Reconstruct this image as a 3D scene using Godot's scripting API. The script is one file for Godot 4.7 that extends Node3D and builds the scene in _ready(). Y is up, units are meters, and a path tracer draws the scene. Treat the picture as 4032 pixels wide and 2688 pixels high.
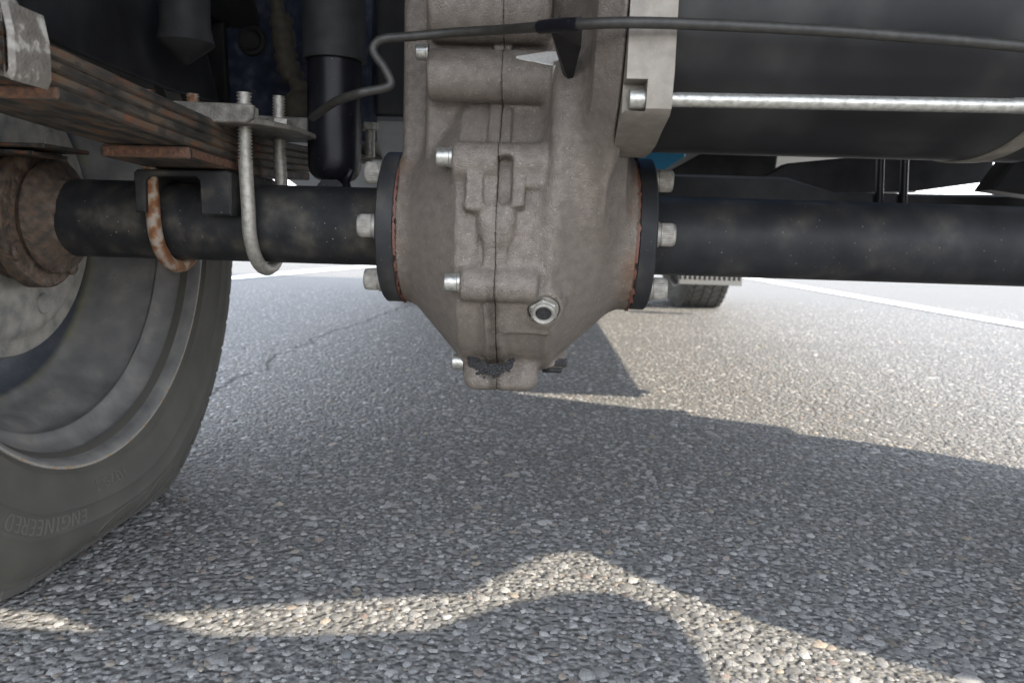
extends Node3D

const SUN := Vector3(1.2, 1.0, 0.5)
const ROAD := 0.002
const AX := Vector3(0, 0.27, 0)

var rng := RandomNumberGenerator.new()
var fine := FastNoiseLite.new()
var broad := FastNoiseLite.new()
var truck: Node3D
var M := {}


func _ready() -> void:
	rng.seed = 7
	fine.seed = 3
	fine.frequency = 110.0
	fine.fractal_octaves = 3
	broad.seed = 11
	broad.frequency = 28.0
	broad.fractal_octaves = 4
	# camera, sky, sun, exposure
	var cam := Camera3D.new()
	cam.name = "camera"
	cam.fov = 47.85
	cam.near = 0.02
	cam.far = 400.0
	cam.position = Vector3(0, 0.2714, 0.6097)
	cam.basis = Basis(Vector3.UP, 0.0322) * Basis(Vector3.RIGHT, -0.1446) * Basis(Vector3.BACK, 0.0306)
	var lens := CameraAttributesPhysical.new()
	lens.exposure_aperture = 13.0
	lens.frustum_focus_distance = 0.53
	lens.frustum_focal_length = 27.045
	cam.attributes = lens
	add_child(cam)
	cam.current = true
	var env := Environment.new()
	env.background_mode = Environment.BG_SKY
	var sky := Sky.new()
	var ps := ProceduralSkyMaterial.new()
	ps.sky_top_color = Color(0.71, 0.745, 0.80)
	ps.sky_horizon_color = Color(0.80, 0.80, 0.80)
	ps.sky_curve = 0.12
	ps.ground_horizon_color = Color(0.55, 0.55, 0.55)
	ps.ground_bottom_color = Color(0.35, 0.35, 0.35)
	ps.sky_energy_multiplier = 1.6
	sky.sky_material = ps
	env.sky = sky
	env.tonemap_mode = Environment.TONE_MAPPER_LINEAR
	env.tonemap_exposure = 2.6
	env.sdfgi_enabled = true
	env.ssao_enabled = true
	env.ssil_enabled = true
	var we := WorldEnvironment.new()
	we.name = "world_environment"
	we.environment = env
	add_child(we)
	var sun := DirectionalLight3D.new()
	sun.name = "sun"
	sun.light_energy = 1.35
	sun.light_color = Color(1.0, 0.95, 0.87)
	sun.light_angular_distance = 0.5
	sun.shadow_enabled = true
	add_child(sun)
	sun.look_at_from_position(SUN, Vector3.ZERO, Vector3.UP)

	make_materials()
	build_ground()
	truck = Node3D.new()
	truck.name = "truck"
	truck.set_meta("label", "small blue truck seen from underneath behind its leaf sprung rear axle")
	truck.set_meta("category", "truck")
	add_child(truck)
	build_body()
	build_axle()
	build_differential()
	build_motor()
	build_spring(-1)
	build_wheels()
	build_shock()
	build_brake_line()
	build_underbody()


# ---------------------------------------------------------------- mesh building
class MB:
	var v := PackedVector3Array()
	var n := PackedVector3Array()
	var c := PackedColorArray()
	var idx := PackedInt32Array()

	func tri(a: Vector3, b: Vector3, d: Vector3, na: Vector3, nb: Vector3, nd: Vector3) -> void:
		var s := v.size()
		v.append(a); v.append(b); v.append(d)
		n.append(na); n.append(nb); n.append(nd)
		if (b - a).cross(d - a).dot(na + nb + nd) > 0.0:
			idx.append(s); idx.append(s + 2); idx.append(s + 1)
		else:
			idx.append(s); idx.append(s + 1); idx.append(s + 2)

	func ftri(a: Vector3, b: Vector3, d: Vector3, out: Vector3) -> void:
		var m := (b - a).cross(d - a).normalized()
		if m.dot(out) < 0.0:
			m = -m
		tri(a, b, d, m, m, m)

	func quad(a: Vector3, b: Vector3, d: Vector3, e: Vector3, na: Vector3, nb: Vector3, nd: Vector3, ne: Vector3) -> void:
		var s := v.size()
		v.append(a); v.append(b); v.append(d); v.append(e)
		n.append(na); n.append(nb); n.append(nd); n.append(ne)
		if (d - a).cross(e - b).dot(na + nb + nd + ne) > 0.0:
			idx.append_array(PackedInt32Array([s, s + 2, s + 1, s, s + 3, s + 2]))
		else:
			idx.append_array(PackedInt32Array([s, s + 1, s + 2, s, s + 2, s + 3]))

	func fquad(a: Vector3, b: Vector3, d: Vector3, e: Vector3, out: Vector3) -> void:
		var m := (d - a).cross(e - b).normalized()
		if m.dot(out) < 0.0:
			m = -m
		quad(a, b, d, e, m, m, m, m)

	# profile of (distance along the axis, radius), turned round the axis
	func lathe(o: Vector3, axis: Vector3, prof: Array, seg: int, a0 := 0.0, a1 := TAU) -> void:
		var ax := axis.normalized()
		var u := Vector3.UP if absf(ax.y) < 0.9 else Vector3.BACK
		u = (u - ax * u.dot(ax)).normalized()
		var w := ax.cross(u)
		var k := prof.size()
		var sn: Array[Vector2] = []
		for i in k - 1:
			var d: Vector2 = prof[i + 1] - prof[i]
			sn.append(Vector2(-d.y, d.x).normalized())
		for i in k - 1:
			var n0: Vector2 = sn[i]
			var n1: Vector2 = sn[i]
			if i > 0 and sn[i - 1].dot(sn[i]) > 0.75:
				n0 = (sn[i - 1] + sn[i]).normalized()
			if i < k - 2 and sn[i + 1].dot(sn[i]) > 0.75:
				n1 = (sn[i + 1] + sn[i]).normalized()
			var p0: Vector2 = prof[i]
			var p1: Vector2 = prof[i + 1]
			for j in seg:
				var a := a0 + (a1 - a0) * j / seg
				var b := a0 + (a1 - a0) * (j + 1) / seg
				var ra := u * cos(a) + w * sin(a)
				var rb := u * cos(b) + w * sin(b)
				quad(o + ax * p0.x + ra * p0.y, o + ax * p1.x + ra * p1.y, o + ax * p1.x + rb * p1.y, o + ax * p0.x + rb * p0.y,
					ax * n0.x + ra * n0.y, ax * n1.x + ra * n1.y, ax * n1.x + rb * n1.y, ax * n0.x + rb * n0.y)

	func sweep(pts: PackedVector3Array, rad, seg: int, caps := true) -> void:
		var k := pts.size()
		var t0 := (pts[1] - pts[0]).normalized()
		var u := Vector3.UP if absf(t0.y) < 0.9 else Vector3.BACK
		u = (u - t0 * u.dot(t0)).normalized()
		var rings := []
		var dirs := []
		for i in k:
			var t := (pts[mini(i + 1, k - 1)] - pts[maxi(i - 1, 0)]).normalized()
			u = (u - t * u.dot(t)).normalized()
			var w := t.cross(u)
			var r: float = rad if rad is float else rad[i]
			var ring := PackedVector3Array()
			var dir := PackedVector3Array()
			for j in seg + 1:
				var a := TAU * j / seg
				var d := u * cos(a) + w * sin(a)
				dir.append(d)
				ring.append(pts[i] + d * r)
			rings.append(ring)
			dirs.append(dir)
		for i in k - 1:
			for j in seg:
				quad(rings[i][j], rings[i + 1][j], rings[i + 1][j + 1], rings[i][j + 1], dirs[i][j], dirs[i + 1][j], dirs[i + 1][j + 1], dirs[i][j + 1])
		if caps:
			for e in [0, k - 1]:
				var out := (pts[e] - pts[1 if e == 0 else k - 2]).normalized()
				for j in seg:
					ftri(pts[e], rings[e][j], rings[e][j + 1], out)

	# a polygon in the local x and y, pushed along the local z from 0 to depth
	func prism(poly_in: PackedVector2Array, xf: Transform3D, depth: float, bev := 0.0) -> void:
		var poly := poly_in.duplicate()
		if Geometry2D.is_polygon_clockwise(poly):
			poly.reverse()
		var k := poly.size()
		var en := PackedVector2Array()
		for i in k:
			var d := (poly[(i + 1) % k] - poly[i]).normalized()
			en.append(Vector2(d.y, -d.x))
		var ins := PackedVector2Array()
		for i in k:
			var m := en[i] + en[(i + k - 1) % k]
			var l := maxf(m.length_squared() * 0.5, 0.3)
			ins.append(poly[i] - m / l * bev)
		var zs := [0.0, bev, depth - bev, depth] if bev > 0.0 else [0.0, depth]
		var b := xf.basis
		for q in zs.size() - 1:
			var lo: PackedVector2Array = ins if bev > 0.0 and q == 0 else poly
			var hi: PackedVector2Array = ins if bev > 0.0 and q == 2 else poly
			var tilt := 0.0
			if bev > 0.0 and q != 1:
				tilt = -1.0 if q == 0 else 1.0
			for i in k:
				var j := (i + 1) % k
				var na := en[i]
				var nb := en[i]
				if en[(i + k - 1) % k].dot(en[i]) > 0.8:
					na = (en[(i + k - 1) % k] + en[i]).normalized()
				if en[j].dot(en[i]) > 0.8:
					nb = (en[j] + en[i]).normalized()
				var n0 := (b * Vector3(na.x, na.y, tilt)).normalized()
				var n1 := (b * Vector3(nb.x, nb.y, tilt)).normalized()
				quad(xf * Vector3(lo[i].x, lo[i].y, zs[q]), xf * Vector3(lo[j].x, lo[j].y, zs[q]), xf * Vector3(hi[j].x, hi[j].y, zs[q + 1]), xf * Vector3(hi[i].x, hi[i].y, zs[q + 1]), n0, n1, n1, n0)
		var tr := Geometry2D.triangulate_polygon(ins)
		for e in 2:
			var z := 0.0 if e == 0 else depth
			var out := b * Vector3(0, 0, -1 if e == 0 else 1)
			for i in range(0, tr.size(), 3):
				ftri(xf * Vector3(ins[tr[i]].x, ins[tr[i]].y, z), xf * Vector3(ins[tr[i + 1]].x, ins[tr[i + 1]].y, z), xf * Vector3(ins[tr[i + 2]].x, ins[tr[i + 2]].y, z), out)

	func box(lo: Vector3, hi: Vector3, bev := 0.001, basis := Basis()) -> void:
		var c0 := (lo + hi) * 0.5
		var h := (hi - lo) * 0.5
		var q := minf(bev, minf(h.x, minf(h.y, h.z)) * 0.8)
		var p := PackedVector2Array([Vector2(-h.x + q, -h.y), Vector2(h.x - q, -h.y), Vector2(h.x, -h.y + q), Vector2(h.x, h.y - q), Vector2(h.x - q, h.y), Vector2(-h.x + q, h.y), Vector2(-h.x, h.y - q), Vector2(-h.x, -h.y + q)])
		prism(p, Transform3D(basis, c0) * Transform3D(Basis(), Vector3(0, 0, -h.z)), h.z * 2.0, q)

	func add(o: MB, xf := Transform3D()) -> void:
		var s := v.size()
		for i in o.v.size():
			v.append(xf * o.v[i])
			n.append((xf.basis * o.n[i]).normalized())
		for i in o.idx:
			idx.append(s + i)
		if not o.c.is_empty():
			while c.size() < s:
				c.append(Color.WHITE)
			c.append_array(o.c)

	func paint(f: Callable) -> void:
		c.resize(v.size())
		for i in v.size():
			c[i] = f.call(v[i])

	func mesh() -> ArrayMesh:
		var a := []
		a.resize(Mesh.ARRAY_MAX)
		a[Mesh.ARRAY_VERTEX] = v
		a[Mesh.ARRAY_NORMAL] = n
		a[Mesh.ARRAY_INDEX] = idx
		if not c.is_empty():
			while c.size() < v.size():
				c.append(Color.WHITE)
			a[Mesh.ARRAY_COLOR] = c
		var m := ArrayMesh.new()
		m.add_surface_from_arrays(Mesh.PRIMITIVE_TRIANGLES, a)
		return m


func part(called: String, mb, mat: Material, parent: Node, label := "") -> MeshInstance3D:
	var o := MeshInstance3D.new()
	o.name = called
	o.mesh = mb if mb is Mesh else mb.mesh()
	o.material_override = null
	for i in o.mesh.get_surface_count():
		o.mesh.surface_set_material(i, mat)
	if label:
		o.set_meta("label", label)
	parent.add_child(o, true)
	return o


func holder(called: String, label := "") -> Node3D:
	var o := Node3D.new()
	o.name = called
	if label:
		o.set_meta("label", label)
	truck.add_child(o, true)
	return o


func curve(pts: Array, per := 8) -> PackedVector3Array:
	var out := PackedVector3Array()
	var k := pts.size()
	for i in k - 1:
		var a: Vector3 = pts[maxi(i - 1, 0)]
		var b: Vector3 = pts[i]
		var d: Vector3 = pts[i + 1]
		var e: Vector3 = pts[mini(i + 2, k - 1)]
		for j in per:
			out.append(b.cubic_interpolate(d, a, e, float(j) / per))
	out.append(pts[k - 1])
	return out


func ngon(k: int, r: float, turn := 0.0) -> PackedVector2Array:
	var p := PackedVector2Array()
	for i in k:
		p.append(Vector2(cos(turn + TAU * i / k), sin(turn + TAU * i / k)) * r)
	return p


# ---------------------------------------------------------------- materials
func lin(r: float, g: float, b: float, a := 1.0) -> Color:
	var q := Color(r, g, b).linear_to_srgb()
	q.a = a
	return q


func noise_map(sd: int, freq: float, kind: int, octaves: int, stops: Array, size := 512) -> NoiseTexture2D:
	var f := FastNoiseLite.new()
	f.seed = sd
	f.frequency = freq
	f.noise_type = kind
	f.fractal_octaves = octaves
	if kind == FastNoiseLite.TYPE_CELLULAR:
		f.cellular_return_type = FastNoiseLite.RETURN_DISTANCE
		f.fractal_type = FastNoiseLite.FRACTAL_NONE if octaves < 2 else FastNoiseLite.FRACTAL_FBM
	var t := NoiseTexture2D.new()
	t.width = size
	t.height = size
	t.seamless = true
	t.noise = f
	if not stops.is_empty():
		var g := Gradient.new()
		var off := PackedFloat32Array()
		var col := PackedColorArray()
		for s in stops:
			off.append(s[0])
			col.append(s[1])
		g.offsets = off
		g.colors = col
		t.color_ramp = g
	return t


func surf(base, scale: float, rough: float, metal := 0.0, bump = null, bump_cm := 0.05, over = null, over_scale := 1.0, bump_shared := true) -> StandardMaterial3D:
	var m := StandardMaterial3D.new()
	m.roughness = rough
	m.metallic = metal
	m.vertex_color_use_as_albedo = true
	m.uv1_triplanar = true
	m.uv1_world_triplanar = true
	m.uv1_scale = Vector3.ONE * scale
	m.uv1_triplanar_sharpness = 4.0
	if base is Color:
		m.albedo_color = base
	else:
		m.albedo_texture = base
	if bump:
		m.heightmap_enabled = true
		m.heightmap_texture = bump
		m.heightmap_scale = bump_cm
	if over:
		m.detail_enabled = true
		m.detail_albedo = over
		m.detail_uv_layer = BaseMaterial3D.DETAIL_UV_2
		m.uv2_triplanar = true
		m.uv2_world_triplanar = true
		m.uv2_scale = Vector3.ONE * over_scale
		m.uv2_triplanar_sharpness = 4.0
	return m


func make_materials() -> void:
	var S := FastNoiseLite.TYPE_SIMPLEX_SMOOTH
	var C := FastNoiseLite.TYPE_CELLULAR
	var grain := noise_map(1, 0.11, S, 3, [])
	var coarse := noise_map(2, 0.035, S, 4, [])
	var sand := noise_map(3, 0.19, S, 2, [])
	var flecks := noise_map(4, 0.10, S, 3, [[0.0, Color(0.7, 0.68, 0.63, 0.0)], [0.72, Color(0.7, 0.68, 0.63, 0.0)], [0.84, Color(0.66, 0.62, 0.56, 0.28)], [1.0, Color(0.74, 0.71, 0.65, 0.6)]])
	var dust := noise_map(5, 0.012, S, 5, [[0.0, Color(0.47, 0.44, 0.39, 0.0)], [0.48, Color(0.47, 0.44, 0.39, 0.0)], [0.75, Color(0.5, 0.47, 0.42, 0.45)], [1.0, Color(0.55, 0.52, 0.47, 0.7)]])
	var dots := noise_map(6, 0.11, S, 2, [[0.0, Color(0.6, 0.6, 0.57, 0.0)], [0.86, Color(0.6, 0.6, 0.57, 0.0)], [0.92, Color(0.62, 0.6, 0.55, 0.6)], [1.0, Color(0.68, 0.67, 0.63, 0.9)]])
	var rust_over := noise_map(7, 0.02, S, 5, [[0.0, Color(0.07, 0.07, 0.065, 0.85)], [0.38, Color(0.1, 0.095, 0.085, 0.55)], [0.5, Color(0.3, 0.22, 0.15, 0.0)], [0.62, Color(0.34, 0.23, 0.16, 0.12)], [0.74, Color(0.38, 0.24, 0.15, 0.65)], [1.0, Color(0.48, 0.29, 0.16, 0.85)]])
	M.cast = surf(noise_map(10, 0.03, S, 6, [[0.0, lin(0.125, 0.105, 0.087)], [0.5, lin(0.166, 0.140, 0.117)], [1.0, lin(0.208, 0.179, 0.151)]]), 7.0, 0.6, 0.1, sand, 0.06, flecks, 6.0)
	M.plate = surf(noise_map(11, 0.02, S, 4, [[0.0, lin(0.185, 0.163, 0.136)], [1.0, lin(0.30, 0.27, 0.228)]]), 6.0, 0.5, 0.3, coarse, 0.006, flecks, 9.0)
	M.bare = surf(noise_map(12, 0.06, S, 3, [[0.0, lin(0.5, 0.48, 0.445)], [1.0, lin(0.68, 0.66, 0.62)]]), 12.0, 0.5, 0.2)
	M.black_paint = surf(noise_map(13, 0.01, S, 5, [[0.0, lin(0.018, 0.0185, 0.020)], [0.5, lin(0.029, 0.0295, 0.031)], [0.7, lin(0.045, 0.043, 0.041)], [1.0, lin(0.085, 0.08, 0.072)]]), 4.0, 0.5, 0.0, coarse, 0.01, dots, 5.0)
	M.dirty_black = surf(noise_map(14, 0.014, S, 5, [[0.0, lin(0.010, 0.011, 0.012)], [0.5, lin(0.024, 0.024, 0.024)], [0.72, lin(0.05, 0.046, 0.039)], [1.0, lin(0.085, 0.078, 0.064)]]), 4.0, 0.6, 0.0, coarse, 0.012, dots, 6.0)
	M.motor = surf(noise_map(15, 0.008, S, 5, [[0.0, lin(0.011, 0.011, 0.012)], [0.5, lin(0.019, 0.019, 0.020)], [0.65, lin(0.03, 0.0295, 0.029)], [1.0, lin(0.06, 0.058, 0.055)]]), 2.2, 0.46, 0.0, coarse, 0.004)
	M.motor.metallic_specular = 0.36
	M.gloss_black = surf(noise_map(16, 0.02, S, 4, [[0.0, lin(0.006, 0.006, 0.008)], [1.0, lin(0.013, 0.013, 0.016)]]), 4.0, 0.34, 0.0, null, 0.0, dots, 7.0)
	M.plastic = surf(noise_map(17, 0.02, S, 4, [[0.0, lin(0.018, 0.018, 0.018)], [1.0, lin(0.04, 0.04, 0.038)]]), 4.0, 0.6, 0.0, grain, 0.008)
	M.zinc = surf(noise_map(18, 0.03, S, 4, [[0.0, lin(0.28, 0.27, 0.24)], [0.5, lin(0.48, 0.47, 0.43)], [1.0, lin(0.62, 0.61, 0.56)]]), 14.0, 0.36, 0.75, coarse, 0.006)
	M.zinc_dull = surf(noise_map(19, 0.03, S, 5, [[0.0, lin(0.22, 0.20, 0.165)], [0.45, lin(0.34, 0.32, 0.28)], [1.0, lin(0.44, 0.42, 0.375)]]), 12.0, 0.5, 0.45, grain, 0.02)
	M.head = surf(noise_map(20, 0.03, S, 4, [[0.0, lin(0.24, 0.22, 0.19)], [1.0, lin(0.42, 0.40, 0.36)]]), 12.0, 0.5, 0.35)
	M.rusty = surf(noise_map(21, 0.012, S, 6, [[0.0, lin(0.34, 0.31, 0.27)], [0.40, lin(0.30, 0.25, 0.20)], [0.50, lin(0.24, 0.14, 0.075)], [0.62, lin(0.19, 0.075, 0.027)], [0.78, lin(0.14, 0.055, 0.022)], [1.0, lin(0.34, 0.21, 0.10)]]), 9.0, 0.75, 0.1, grain, 0.05)
	M.rust_brown = surf(noise_map(22, 0.02, S, 5, [[0.0, lin(0.034, 0.026, 0.020)], [0.42, lin(0.075, 0.056, 0.042)], [0.58, lin(0.12, 0.072, 0.043)], [0.70, lin(0.105, 0.084, 0.066)], [1.0, lin(0.19, 0.15, 0.115)]]), 11.0, 0.75, 0.0, coarse, 0.10)
	M.leaf = surf(noise_map(23, 0.016, S, 5, [[0.0, lin(0.020, 0.019, 0.017)], [0.45, lin(0.050, 0.044, 0.036)], [0.62, lin(0.085, 0.070, 0.053)], [1.0, lin(0.15, 0.085, 0.045)]]), 7.0, 0.7, 0.0, coarse, 0.05, rust_over, 5.0)
	M.leaf.uv2_scale = Vector3(6.0, 6.0, 3.0)
	M.leaf.uv1_scale = Vector3(9.0, 9.0, 1.6)
	M.leaf_rust = surf(noise_map(24, 0.02, S, 5, [[0.0, lin(0.05, 0.036, 0.027)], [0.5, lin(0.11, 0.052, 0.031)], [1.0, lin(0.20, 0.10, 0.048)]]), 14.0, 0.8, 0.0, coarse, 0.08)
	M.grey_plate = surf(noise_map(25, 0.02, S, 5, [[0.0, lin(0.07, 0.064, 0.054)], [0.5, lin(0.14, 0.128, 0.108)], [1.0, lin(0.25, 0.232, 0.20)]]), 8.0, 0.6, 0.1, grain, 0.03, flecks, 12.0)
	M.clip = surf(noise_map(26, 0.018, S, 4, [[0.0, lin(0.12, 0.105, 0.09)], [0.58, lin(0.2, 0.18, 0.155)], [0.68, lin(0.36, 0.34, 0.30)], [1.0, lin(0.55, 0.53, 0.48)]]), 8.0, 0.6, 0.1, grain, 0.04)
	M.rubber = surf(noise_map(27, 0.012, S, 5, [[0.0, lin(0.052, 0.049, 0.042)], [0.5, lin(0.062, 0.058, 0.050)], [1.0, lin(0.074, 0.069, 0.059)]]), 3.0, 0.8, 0.0, coarse, 0.006)
	M.rubber_front = surf(noise_map(28, 0.02, S, 4, [[0.0, lin(0.05, 0.048, 0.044)], [1.0, lin(0.11, 0.105, 0.095)]]), 4.0, 0.85)
	M.rim = surf(noise_map(29, 0.010, S, 6, [[0.0, lin(0.10, 0.099, 0.096)], [0.4, lin(0.15, 0.146, 0.138)], [0.6, lin(0.175, 0.169, 0.157)], [0.78, lin(0.215, 0.205, 0.185)], [1.0, lin(0.165, 0.145, 0.12)]]), 6.0, 0.55, 0.0, coarse, 0.02, dots, 9.0)
	M.rim_edge = surf(noise_map(30, 0.03, S, 5, [[0.0, lin(0.16, 0.16, 0.155)], [0.5, lin(0.24, 0.22, 0.19)], [0.72, lin(0.24, 0.14, 0.06)], [1.0, lin(0.3, 0.19, 0.09)]]), 6.0, 0.55)
	M.drum = surf(noise_map(31, 0.014, S, 5, [[0.0, lin(0.12, 0.118, 0.112)], [0.35, lin(0.20, 0.19, 0.168)], [0.7, lin(0.26, 0.243, 0.212)], [1.0, lin(0.32, 0.285, 0.24)]]), 6.0, 0.75, 0.0, grain, 0.02)
	M.silicone = surf(lin(0.14, 0.058, 0.04), 8.0, 0.6, 0.0, grain, 0.03)
	M.grime = surf(noise_map(32, 0.06, S, 3, [[0.0, lin(0.010, 0.010, 0.011)], [1.0, lin(0.032, 0.031, 0.031)]]), 14.0, 0.5, 0.0, grain, 0.08)
	M.line_rubber = surf(noise_map(33, 0.03, S, 4, [[0.0, lin(0.018, 0.017, 0.015)], [1.0, lin(0.045, 0.042, 0.035)]]), 8.0, 0.5)
	M.hose = surf(noise_map(34, 0.03, S, 4, [[0.0, lin(0.022, 0.018, 0.012)], [1.0, lin(0.060, 0.048, 0.030)]]), 8.0, 0.8, 0.0, grain, 0.03)
	M.blue_dark = surf(noise_map(35, 0.016, S, 5, [[0.0, lin(0.014, 0.018, 0.032)], [0.5, lin(0.026, 0.032, 0.056)], [1.0, lin(0.085, 0.09, 0.11)]]), 5.0, 0.7, 0.0, coarse, 0.03)
	M.teal = surf(lin(0.022, 0.15, 0.27), 4.0, 0.35)
	M.blue_paint = surf(lin(0.03, 0.12, 0.30), 4.0, 0.3)
	M.tray = surf(noise_map(36, 0.01, S, 4, [[0.0, lin(0.07, 0.07, 0.068)], [1.0, lin(0.13, 0.128, 0.122)]]), 2.0, 0.5)
	M.light_sheet = surf(noise_map(50, 0.01, S, 4, [[0.0, lin(0.26, 0.255, 0.24)], [1.0, lin(0.36, 0.355, 0.335)]]), 2.0, 0.45)
	M.rubber_dust = surf(lin(0.095, 0.089, 0.076), 4.0, 0.85)
	M.rail = surf(noise_map(37, 0.012, S, 5, [[0.0, lin(0.012, 0.012, 0.013)], [1.0, lin(0.034, 0.034, 0.033)]]), 3.0, 0.45, 0.0, coarse, 0.01)
	M.bright_edge = surf(lin(0.42, 0.41, 0.38), 4.0, 0.4, 0.3)
	M.glass = surf(lin(0.02, 0.025, 0.03), 1.0, 0.08)
	M.flap = surf(lin(0.15, 0.15, 0.145), 4.0, 0.6)
	M.paint_white = surf(noise_map(38, 0.03, S, 4, [[0.0, lin(0.45, 0.45, 0.43)], [0.4, lin(0.7, 0.7, 0.68)], [1.0, lin(0.8, 0.8, 0.78)]]), 3.0, 0.7, 0.0, noise_map(39, 0.08, C, 1, []), 0.15)
	for k in ["black_paint", "dirty_black", "plastic", "rail", "gloss_black", "blue_dark"]:
		M[k].metallic_specular = 0.32
	# asphalt
	var binder := noise_map(40, 0.05, S, 5, [[0.0, lin(0.055, 0.055, 0.056)], [0.5, lin(0.095, 0.094, 0.092)], [1.0, lin(0.15, 0.145, 0.138)]], 1024)
	M.binder = surf(binder, 3.0, 0.85, 0.0, noise_map(41, 0.07, C, 1, [], 1024), 0.35)
	M.asphalt_far = surf(noise_map(42, 0.16, S, 3, [[0.0, lin(0.05, 0.05, 0.05)], [0.42, lin(0.112, 0.11, 0.105)], [0.6, lin(0.17, 0.166, 0.158)], [1.0, lin(0.29, 0.283, 0.268)]], 1024), 0.9, 0.8, 0.0, noise_map(43, 0.16, S, 3, [], 1024), 0.5)
	M.stone = StandardMaterial3D.new()
	M.stone.vertex_color_use_as_albedo = true
	M.stone.roughness = 0.62
	M.stone.uv1_triplanar = true
	M.stone.uv1_world_triplanar = true
	M.stone.uv1_scale = Vector3.ONE * 20.0
	M.stone.albedo_texture = noise_map(44, 0.04, S, 4, [[0.0, Color(0.66, 0.66, 0.66)], [0.5, Color(0.87, 0.87, 0.87)], [1.0, Color(1, 1, 1)]])
	M.stone.heightmap_enabled = true
	M.stone.heightmap_texture = sand
	M.stone.heightmap_scale = 0.10
	M.asphalt_far.metallic_specular = 0.3
	M.crack = surf(lin(0.03, 0.034, 0.028), 4.0, 0.95)


# ---------------------------------------------------------------- ground
func crack_x(z: float) -> float:
	var zs := [0.3, -0.46, -0.8, -1.24, -1.58, -2.2]
	var xs := [-0.42, -0.495, -0.514, -0.526, -0.482, -0.43]
	for i in 5:
		if z <= zs[i] and z >= zs[i + 1]:
			var t: float = (zs[i] - z) / (zs[i] - zs[i + 1])
			return lerpf(xs[i], xs[i + 1], t) + broad.get_noise_2d(z * 0.25, 3.0) * 0.03 + fine.get_noise_2d(z * 0.6, 5.0) * 0.006
	return -99.0


func stone_mesh(sides: int) -> ArrayMesh:
	var mb := MB.new()
	var base := PackedVector3Array()
	var mid := PackedVector3Array()
	var top := PackedVector3Array()
	var stretch := rng.randf_range(0.65, 1.0)
	for i in sides:
		var a := TAU * (i + rng.randf_range(-0.3, 0.3)) / sides
		var d := Vector3(cos(a), 0, sin(a) * stretch)
		var r := rng.randf_range(0.8, 1.12)
		base.append(d * r * 0.95 + Vector3(0, -0.5, 0))
		mid.append(d * r + Vector3(0, rng.randf_range(0.0, 0.25), 0))
		top.append(d * r * rng.randf_range(0.45, 0.72) + Vector3(rng.randf_range(-0.08, 0.08), rng.randf_range(0.42, 0.62), 0))
	var peak := Vector3(rng.randf_range(-0.2, 0.2), rng.randf_range(0.5, 0.68), rng.randf_range(-0.2, 0.2))
	var pn := Vector3.UP
	for i in sides:
		var j := (i + 1) % sides
		var oi := Vector3(mid[i].x, 0.35, mid[i].z).normalized()
		var oj := Vector3(mid[j].x, 0.35, mid[j].z).normalized()
		var ti := Vector3(mid[i].x * 0.55, 0.8, mid[i].z * 0.55).normalized()
		var tj := Vector3(mid[j].x * 0.55, 0.8, mid[j].z * 0.55).normalized()
		mb.quad(base[i], base[j], mid[j], mid[i], oi, oj, oj, oi)
		mb.quad(mid[i], mid[j], top[j], top[i], oi, oj, tj, ti)
		mb.tri(top[i], top[j], peak, ti, tj, pn)
	return mb.mesh()


func stone_colour() -> Color:
	var q := rng.randf()
	var l := rng.randf_range(0.17, 0.41) if rng.randf() < 0.8 else rng.randf_range(0.10, 0.52)
	if q < 0.78:
		return Color(l * 1.01, l * 0.985, l * 0.945)
	if q < 0.90:
		return Color(l * 1.2, l * 1.16, l * 1.08)
	if q < 0.95:
		return Color(l * 1.08, l * 0.92, l * 0.73)
	if q < 0.97:
		return Color(l * 1.0, l * 0.80, l * 0.70)
	return Color(l * 0.6, l * 0.6, l * 0.6)


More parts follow.
